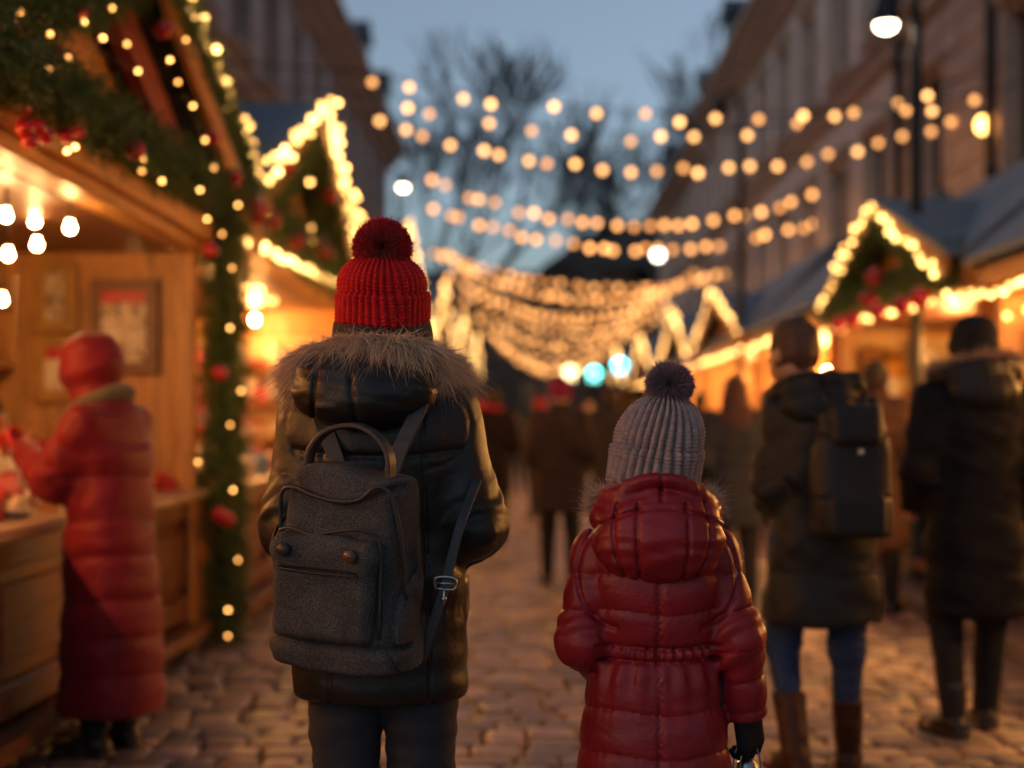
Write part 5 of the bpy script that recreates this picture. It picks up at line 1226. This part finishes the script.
    for px, py, lab in [(135, 150, 'red bauble near the right part of the beam garland'), (163, 30, 'red bauble high on the sloping garland'), (212, 138, 'red bauble in the middle of the sloping garland'), (235, 178, 'red bauble low on the sloping garland'), (210, 250, 'dark red bauble where the slope meets the upright garland'), (220, 373, 'glossy red bauble at mid height of the upright garland'), (228, 520, 'lowest of the two bottom red baubles on the upright garland'), (220, 515, 'upper of the two bottom red baubles on the upright garland')]: BB(px, py, -1.72, .044, lab, 'red baubles on the picture stall')
    for px, py in [(283, 168), (256, 212), (270, 220), (294, 241), (318, 248), (325, 252), (330, 195)]: BB(px, py, -1.72, .075, 'soft red bauble on the second left gable', 'red baubles on the second left gable')
    for px, py in [(838, 324), (853, 320), (875, 277), (878, 312), (902, 305), (920, 298), (868, 300)]: BB(px, py, 2.82, .075, 'red bauble on the small right gable', 'red baubles on the small right gable')
    # loose little lights in the greenery
    fm = mat_emit('fairy_light', (1, .45, .11), GAB * 1.1)
    def fairy(label, pts, X0, r=.011):
        P = []
        for px, py in pts: d = X0 * FPX / (px - VPX); P.append((X0, d, wz(py, d)))
        string_lights(label, P, P, r, fm, 'fairy lights in the garlands', 2, wr=.002)
    fairy('few fairy lights strewn over the top left garland', [(50, 34), (49, 69), (68, 58), (103, 38), (127, 44), (138, 71), (20, 12), (84, 22), (8, 62), (112, 8)], -1.82)
    fairy('fairy lights along the beam garland of the picture stall', [(46, 141), (67, 151), (75, 147), (143, 159), (142, 171), (162, 181)], -1.78)
    fairy('fairy lights wound down the sloping and upright garlands', [(170, 60), (186, 40), (178, 82), (205, 140), (214, 168), (200, 190), (238, 205), (193, 106), (207, 219), (222, 234), (232, 268), (230, 328), (241, 391), (230, 425), (198, 462), (233, 490), (238, 560), (228, 610), (228, 636)], -1.70, .010)
    fairy('fairy lights scattered inside the second left gable', [(256, 218), (298, 164), (310, 182), (311, 229), (330, 195), (344, 222), (312, 240)], -1.74, .02)
def lamp_post(label, x, y, H, head_dx, zl, lit=True, col=None, mat=None):
    o = thing('street_lamp', label, 'street lamp', (x, y, .1 if x > 2.7 else 0)); m = MB(); m.smooth = True
    m.lathe([(.16, 0), (.16, .05), (.11, .12), (.1, .7), (.07, .8), (.055, 1.0), (.045, H)], seg=16); obj('post', m, IRON, o)
    m = MB(); m.smooth = True; s = 1 if head_dx > 0 else -1; A = abs(head_dx)
    m.tube(catmull([(0, 0, H - .3), (0, 0, H + .1), (s * A * .3, 0, H + .4), (s * A * .8, 0, H + .38), (s * A, 0, zl + .25)], 6), .03, 8); obj('arm', m, IRON, o)
    m = MB(); m.smooth = True; m.lathe([(.0005, .27), (.05, .26), (.07, .2), (.11, .07), (.125, .0), (.11, .0), (.06, .12), (.0005, .15)], (s * A, 0, zl), 20); obj('lamp_shade', m, IRON, o)
    m = MB(); m.smooth = True; m.ball((s * A, 0, zl + .0), (.085, .085, .06), 20, 12); obj('lamp_glass', m, mat if lit else GLASS, o)
    return o
def build_lights():
    nm = mat_emit('bulb_span_near', WARM, SPAN * .42); mm = mat_emit('bulb_span_mid', AMBER, SPAN * .42); fm = mat_emit('bulb_span_far', AMBER, SPAN * .24); wm = mat_emit('street_lamp_glass', (1, .78, .5), 9); ow = mat_emit('wall_lamp_glass', (1, .45, .1), 5)
    span('highest and nearest string of round bulbs, nearly level across the street', 16, 372, 73, 985, 93, 113, 15, .042, nm)
    span('second string of round bulbs, just under the highest one', 18, 396, 97, 928, 88, 133, 13, .045, nm, seed=2)
    span('third string of round bulbs, sagging lowest of the near three', 20, 380, 116, 950, 118, 166, 24, .05, nm, seed=3)
    span('fourth string of bulbs, first of the closely set ones', 26, 432, 178, 812, 192, 222, 24, .06, mm, seed=4)
    span('fifth string of bulbs, below the fourth and reaching the right facade', 30, 432, 204, 815, 220, 246, 26, .068, mm, seed=5)
    D = [36, 39, 42, 45.5, 49, 53, 57, 62, 67, 73, 79, 86]; sags = [282, 292, 302, 312, 322, 332, 341, 350, 358, 365, 371, 376]
    q = random.Random(5)
    for k, (d, sg) in enumerate(zip(D, sags)):
        t = k / 11; span('distant string of small bulbs crowded with others above the street end', d, 436 + 40 * t ** .8 + q.uniform(-9, 9), 248 + 66 * t + q.uniform(-14, 8), 716 - 84 * t ** .8 + q.uniform(-14, 14), 262 + 64 * t + q.uniform(-12, 12), sg + q.uniform(-5, 5), 27 + k % 3, .085 + .035 * t, fm, seed=20 + k, group='distant strings of bulbs', sub=1, dd=q.uniform(-1.5, 2.5))
    lamp_post('tall black street lamp on the right kerb with white glowing head', wx(916, 11.4), 11.4, 4.55, -.24, wz(25, 11.4) - .1, True, mat=wm)
    lamp_post('slim dark lamp post with curled arm, unlit, in front of the pale stone house', 3.02, 20.4, 5.6, -.3, 5.7, False)
    lamp_post('street lamp glowing white above the left stall roofs', -2.75, 29.5, 6.2, .12, wz(187, 29.5), True, mat=wm)
    o = thing('wall_lantern', 'small orange lantern on the banded stone house', 'lantern', (5.93, wy_, wz(125, wy_))) if False else None
    d = 5.8 * FPX / (983 - VPX); o = thing('wall_lantern', 'small orange lantern glowing on the banded stone house', 'lantern', (5.8, d, wz(125, d)))
    m = MB(); m.smooth = True; m.tube([(.2, 0, -.1), (.05, 0, -.25), (0, 0, -.14)], .02, 6); m.lathe([(.0005, .2), (.12, .12), (.02, .14)], seg=12); obj('bracket', m, IRON, o); m = MB(); m.smooth = True; m.ball((0, 0, 0), (.09, .09, .11)); obj('lamp_glass', m, ow, o)
    d = 34; o = thing('globe_lamp', 'lone white globe lamp among the hanging strings', 'lamp', (wx(658, d), d, wz(255, d))); m = MB(); m.smooth = True; m.ball((0, 0, 0), .12); obj('lamp_glass', m, mat_emit('globe_glass', (1, .85, .7), 5), o); m = MB(); m.smooth = True; m.tube([(0, 0, .1), (0, 0, 1.35)], .012, 6); m.lathe([(.0005, .17), (.06, .15), (.07, .1)], seg=12); obj('cord', m, IRON, o)
    # coloured stars on far stalls
    for px, py, d, col, lab, st in [(620, 367, 30, (.1, .75, .95), 'glowing cyan star sign on a far right stall', 2.8), (594, 375, 36, (.2, .9, .8), 'glowing turquoise star sign further down the right row', 1.8), (570, 374, 40, (1, .75, .4), 'glowing cream star sign at the far end of the right row', 1.8)]:
        o = thing('star_sign', lab, 'light sign', (wx(px, d), d, wz(py, d))); r = .17 * d / 30; P = [(r * (1 if k % 2 == 0 else .5) * math.sin(k * math.pi / 5), r * (1 if k % 2 == 0 else .5) * math.cos(k * math.pi / 5)) for k in range(10)]
        m = MB(); m.prism(P, 1, -.03, .03); obj('star', m, mat_emit('sign_' + lab.split()[1], col, st), o); m = MB(); m.smooth = True; m.tube([(0, .0, r * .9), (0, 0, r * .9 + .5)], .01, 5); m.tube([(0, .0, r * .9 + .5), (.5, 0, r * .9 + .5)], .015, 5); obj('hanger', m, IRON, o)

def build_others():
    # man with the backpack
    d = 5.3; J = dict(yaw=R(38), head=(-.1, .04, 1.6), sh=[(-.145, .0, 1.37), (.15, 0, 1.37)], el=[(-.178, .0, 1.1), (.178, .03, 1.1)], wr=[(-.13, .19, .98), (.12, .2, .98)],
                       kn=[(-.13, .1, .5), (.1, .04, .49)], an=[(-.115, -.1, .13), (.12, .1, .085)], hip=[(-.1, 0, .9), (.1, 0, .9)], toe=[(-.07, .15), (.03, .16)])
    root = thing('person', 'bare headed man in dark olive parka with blue jeans and brown boots, backpack on', 'person', (wx(822, d), d, 0)); root.scale = (1.005,) * 3
    Jf = default_joints(); Jf.update(J); me, at, k = body_mesh(Jf, .011); obj('body', me, SKIN, root); add_eyes(root, at, k)
    olive = fabric('olive_parka', (.012, .015, .017), .6, 7, .5, .03, (420, .15, .0006), 0, spec=.3)
    tab = [(.6, 0, 0, .212, .17), (.7, 0, 0, .205, .165), (.95, 0, 0, .185, .155), (1.1, 0, 0, .17, .15), (1.27, 0, -.01, .175, .15), (1.36, 0, -.01, .165, .13), (1.41, 0, -.01, .13, .11), (1.48, -.02, 0, .085, .085)]
    obj('coat', coat_mesh(tab, Jf, arm_r=(.076, .074, .06), seams=[.5, .78, 1.06, 1.28, 1.55], aseams=[-.05, .12, .22, .3, .4, .55], pamp=.01, wr=.006, vox=.009, seed=51), olive, root)
    hooded_back(root, olive, c=(-.02, -.09, 1.4), r=(.145, .085, .08), vox=.008, seams=(0,), wr=.006, roll=[(-.15, .15, 1.38), (-.17, .05, 1.42), (-.14, -.05, 1.46), (-.03, -.11, 1.49), (.08, -.09, 1.475), (.12, .0, 1.44), (.08, .1, 1.4)], seed=41)
    leg_parts(root, Jf, DENIM_B, LEATHER_BR, .009, boot_h=.30, boot_r=.058, rt=(.1, .066, .03))
    hx, hy, hz = Jf['head']; G = grid((hx - .15, hy - .16, 1.44), (hx + .15, hy + .16, 1.76), .008); c_, s_ = math.cos(R(38)), math.sin(R(38)); M = [(c_, s_, 0), (-s_, c_, 0), (0, 0, 1)]
    def hp(x, y, z): return (hx + c_ * x - s_ * y, hy + s_ * x + c_ * y, hz + z)
    dd = smax(ell(G, hp(0, -.008, .012), (.085, .104, .122), M), -ell(G, hp(0, .1, -.045), (.12, .085, .1), M), .012); dd = smax(dd, (hz - .075) - G[2], .015) - .003 * wav(G, 110, 3, 8)
    obj('hair', nets(dd, G[3], .008, 'hair'), mat_noise('hair_dark', (.07, .032, .018), .6, .4, 30, (4, 4, 1), .5, .01), root)
    # his backpack
    pk = thing('backpack', 'plain black backpack with rolled top carried by the man in the olive parka', 'backpack', (wx(822, d) + .045, d - .26, .925), R(6)); pk.scale = (.9,) * 3
    bm_ = fabric('pack_black', (.014, .016, .019), .55, 9, .35, .015, (420, .2, .0006), 0)
    G = grid((-.2, -.15, -.02), (.2, .14, .56), .006); X, Y, Z = G[:3]; q = np.interp(Z, [0, .1, .35, .5, .54], [.15, .158, .15, .12, .09]); dq = np.interp(Z, [0, .15, .4, .54], [.1, .105, .085, .04])
    dd = (((np.abs(X) / q) ** 4 + (np.abs(Y) / dq) ** 3.5) ** .25 - 1) * dq; dd = smax(smax(dd, Z - .52, .03), .012 - Z, .03); dd = dd + .007 * np.exp(-((Z - .17) / .006) ** 2) + .006 * np.exp(-((Z - .4 - .1 * np.abs(X)) / .006) ** 2) * (Y < 0) - .003 * wav(G, 22, 6, 8)
    dd = smin(dd, rbox(G, (0, -.095, .1), (.11, .03, .075), .02), .015); obj('bag_body', nets(dd, G[3], .006, 'bag_body'), bm_, pk)
    G = grid((-.15, -.16, .3), (.15, .06, .57), .006); dd = rbox(G, (0, -.055, .45), (.105, .055, .085), .04); dd = smax(dd, -(G[2] - .36 - .5 * np.abs(G[0]) * 0) - .0, .01) - .003 * wav(G, 35, 7); obj('flap', nets(dd, G[3], .006, 'flap'), bm_, pk)
    strap('handle', [(-.05, .03, .51), (-.03, .02, .555), (.03, .02, .555), (.05, .03, .51)], .022, .006, (0, 1, 0), bm_, pk); 
    strap('shoulder_strap', [(-.06, .09, .46), (-.11, .12, .52), (-.15, .17, .575), (-.155, .26, .6), (-.15, .36, .54)], .05, .01, (1, 0, 0), bm_, pk); strap('shoulder_strap', [(.05, .09, .46), (.08, .12, .52), (.11, .17, .575), (.12, .26, .6), (.12, .36, .54)], .05, .01, (1, 0, 0), bm_, pk)
    strap('lower_strap', [(-.14, .06, .08), (-.19, .1, .14), (-.22, .18, .25)], .022, .005, (0, 1, 0), bm_, pk); m = MB(); m.box(-.012, .012, -.135, -.128, .34, .362, .002); obj('buckle', m, mat_noise('steel', (.5, .5, .5), .3, metallic=1), pk)
    # figure at right edge
    d = 6.1; root, J = crowd_person('person in long black coat and black beanie with tan fur hood edge', (wx(974, d), d, 0), R(6), 1.755, (.010, .010, .012), .50, (.012, .012, .013), None, hood=False, wide=1.02,
                 joints=dict(el=[(-.25, -.02, 1.1), (.26, -.02, 1.1)], wr=[(-.21, .13, .96), (.25, .1, .92)], an=[(-.12, -.08, .1), (.1, .12, .085)], kn=[(-.11, .04, .49), (.11, .08, .5)], toe=[(-.06, .15), (.02, .16)]))
    cm = fabric('coat_000001', (.010, .010, .012)); hd = hooded_back(root, fabric('black_hood', (.012, .012, .013)), c=(.0, -.1, 1.43), r=(.15, .08, .1), vox=.01, roll=[(-.13, .08, 1.45), (-.17, -.02, 1.49), (-.02, -.12, 1.53), (.14, -.06, 1.53), (.17, .02, 1.48)], seams=())
    def out(b): v = np.array([b[0] * 3, b[1] * 2 - .1, .6]); return v / np.linalg.norm(v)
    obj('fur_trim', fur_band([(-.13, .08, 1.48), (-.17, -.02, 1.52), (-.02, -.12, 1.56), (.14, -.06, 1.56), (.17, .02, 1.5)], 3500, .045, .003, out, ((.7, .45, .28), (.3, .18, .11)), 8, .02, .1, .4), mat_attr('fur', .75, .3), hd)
    # the shopper in the red hood at the left counter, facing the stall
    d = 5.75; red = fabric('shopper_red', (.2, .008, .016), .55, 7, .4, .02, (420, .15, .0006), .1)
    root = thing('person', 'shopper in long red quilted coat with hood up and olive scarf', 'person', (wx(108, d), d, 0), R(72)); root.scale = (.98,) * 3
    Jf = default_joints(); Jf.update(dict(gloved=True, head=(0, .11, 1.6), sh=[(-.17, .0, 1.36), (.17, 0, 1.36)], el=[(-.2, .13, 1.14), (.22, .12, 1.14)], wr=[(-.1, .33, 1.25), (.12, .34, 1.22)]))
    me, at, k = body_mesh(Jf, .011); obj('body', me, SKIN, root); add_eyes(root, at, k)
    tab = [(.19, 0, -.02, .215, .2), (.4, 0, -.02, .205, .19), (.7, 0, -.015, .195, .175), (.95, 0, -.01, .188, .16), (1.1, 0, -.01, .185, .15), (1.25, 0, -.01, .19, .145), (1.34, 0, 0, .18, .13), (1.42, 0, .01, .14, .11), (1.48, 0, .02, .09, .09)]
    obj('coat', coat_mesh(tab, Jf, arm_r=(.085, .08, .055), seams=[.14, .35, .5, .65, .83, .97, 1.15, 1.29, 1.5], aseams=[-.05, .1, .2, .3, .42, .55], pamp=.013, wr=.004, vox=.009, seed=61, gw=.45), red, root)
    G = grid((-.15, -.12, 1.38), (.15, .27, 1.79), .007); dd = ell(G, (0, .08, 1.6), (.122, .142, .152)); dd = smin(dd, loft(G, [(1.4, 0, .03, .12, .11), (1.5, 0, .05, .1, .1)]), .04); dd = smax(dd, -ell(G, (0, .24, 1.58), (.08, .12, .11)), .015); dd = dd - .004 * np.cos((G[2] - 1.6) * 50 + G[1] * 14) - .002 * wav(G, 60, 4); obj('hood', nets(dd, G[3], .007, 'hood'), red, root)
    m = MB(); m.smooth = True; m.tube(catmull([(-.06, .17, 1.36), (-.11, .08, 1.42), (-.095, -.02, 1.47), (-.03, -.065, 1.495), (.05, -.06, 1.495), (.105, .0, 1.46), (.11, .09, 1.41), (.06, .17, 1.35), (.05, .2, 1.16)], 6), [.034] * 45 + [.03] * 4, 10)
    obj('scarf', m, mat_noise('scarf_olive', (.14, .115, .055), .9, .3, 40, bstr=.5, bdist=.006, sheen=.2), root)
    put_glove(root, Jf, 0, GOODM['red'], .7, .95, R(60)); put_glove(root, Jf, 1, GOODM['red'], .7, .95, R(-60)); leg_parts(root, Jf, BLACKCLOTH, LEATHER_BK, .01)
    # people further on
    crowd_person('woman with long loose brown hair and dark quilted coat beyond the child', (wx(735, 10.2), 10.2, 0), 0, 1.66, (.035, .04, .05), .62, None, (.06, .018, .012), long_hair=True, puffy=True, stride=.06)
    crowd_person('person in dark brown coat standing at the right stall behind the man with backpack', (wx(876, 10.0), 10.0, 0), R(-30), 1.76, (.08, .04, .025), .45, None, (.02, .012, .01))
    crowd_person('person in plum bobble hat and dark coat walking alone in the middle of the street', (wx(560, 11.7), 11.7, 0), 0, 1.68, (.045, .03, .025), .62, (.22, .015, .07), None, stride=.1, wide=1.12)
    crowd_person('person with red scarf just right of the big fur hood, further off', (wx(492, 15.5), 15.5, 0), R(8), 1.72, (.02, .013, .012), .6, None, (.03, .015, .01), scarf=(.45, .02, .03), group='walkers in the distance')
    P = [('dark coated walker left of the bobble hat child, next to plum hat', 610, 14.5, (.02, .016, .016), None), ('walker in black just behind the child in red', 640, 17, (.015, .014, .015), (.02, .02, .02)), ('walker in brown coat near the right stalls, half hidden by long haired woman', 700, 18, (.04, .022, .015), None), ('walker in dark coat beyond plum hat', 540, 20, (.02, .02, .022), (.3, .02, .03)),
         ('far walker with red hat near the left stalls', 478, 21, (.03, .02, .02), (.4, .02, .03)), ('far walker in grey coat in mid street', 588, 24, (.04, .04, .045), None), ('far walker in black near the end of the street', 515, 27, (.02, .02, .02), (.02, .02, .02)), ('far walker with red coat, tiny between others', 548, 30, (.3, .02, .02), None), ('far walker by the distant right stalls', 665, 26, (.03, .025, .022), None), ('far walker in dark blue coat near the vanishing point', 572, 34, (.02, .025, .05), (.05, .03, .03)), ('farthest walker on the left of the street end', 500, 36, (.03, .02, .02), None)]
    for k, (lab, px, d, c, hat) in enumerate(P): crowd_person(lab, (wx(px, d), d, 0), R(rnd.uniform(-20, 20) + (180 if k in (5, 8) else 0)), 1.62 + .16 * rnd.random(), mul(c, 2.2), .5 + .2 * rnd.random(), hat, (.03, .02, .015) if hat is None else None, stride=.08 * (k % 3), group='walkers in the distance')

def build_camera():
    c = bpy.data.cameras.new('camera'); o = link(bpy.data.objects.new('camera', c)); o.location = (0, 0, CAMZ); o.rotation_euler = (R(90), 0, 0)
    c.sensor_width = 36; c.lens = FPX * 36 / 1024; c.shift_x = -(VPX - 512) / 1024; c.shift_y = (VPY - 384) / 1024
    c.clip_start = .05; c.clip_end = 2000; c.dof.use_dof = True; c.dof.focus_distance = 3.14; c.dof.aperture_fstop = 1.35; scene.camera = o

SKY = .118; LAMP = 520; GAB = 3.4; SPAN = 4.2
DRAFT = False
build_world(); build_camera(); build_ground()
build_houses(); build_stalls(); build_lights()
bare_tree('large bare tree rising over the left roofs', -3.7, 53, 19, 3, .36)
bare_tree('bare tree close behind the left houses', -5.6, 57, 19, 8, .36)
bare_tree('bare tree in front of the dark building', 6.2, 70, 22.0, 21, .4, 1.2)
bare_tree('slimmer bare tree beside the right roofs', 9.2, 74, 23, 14, .4, 1.2)
build_woman(); build_backpack(); build_child(); build_lantern(); build_others()
scene.view_settings.view_transform = 'Standard'; scene.view_settings.look = 'None'; scene.view_settings.exposure = 1.5; scene.view_settings.gamma = 1
cy = scene.cycles; cy.use_denoising = True; cy.denoiser = 'OPENIMAGEDENOISE'; cy.use_adaptive_sampling = False; cy.max_bounces = 6; cy.diffuse_bounces = 3; cy.glossy_bounces = 3; cy.transmission_bounces = 6
cy.sample_clamp_indirect = 3; cy.sample_clamp_direct = 0; cy.caustics_reflective = False; cy.caustics_refractive = False; cy.use_light_tree = True
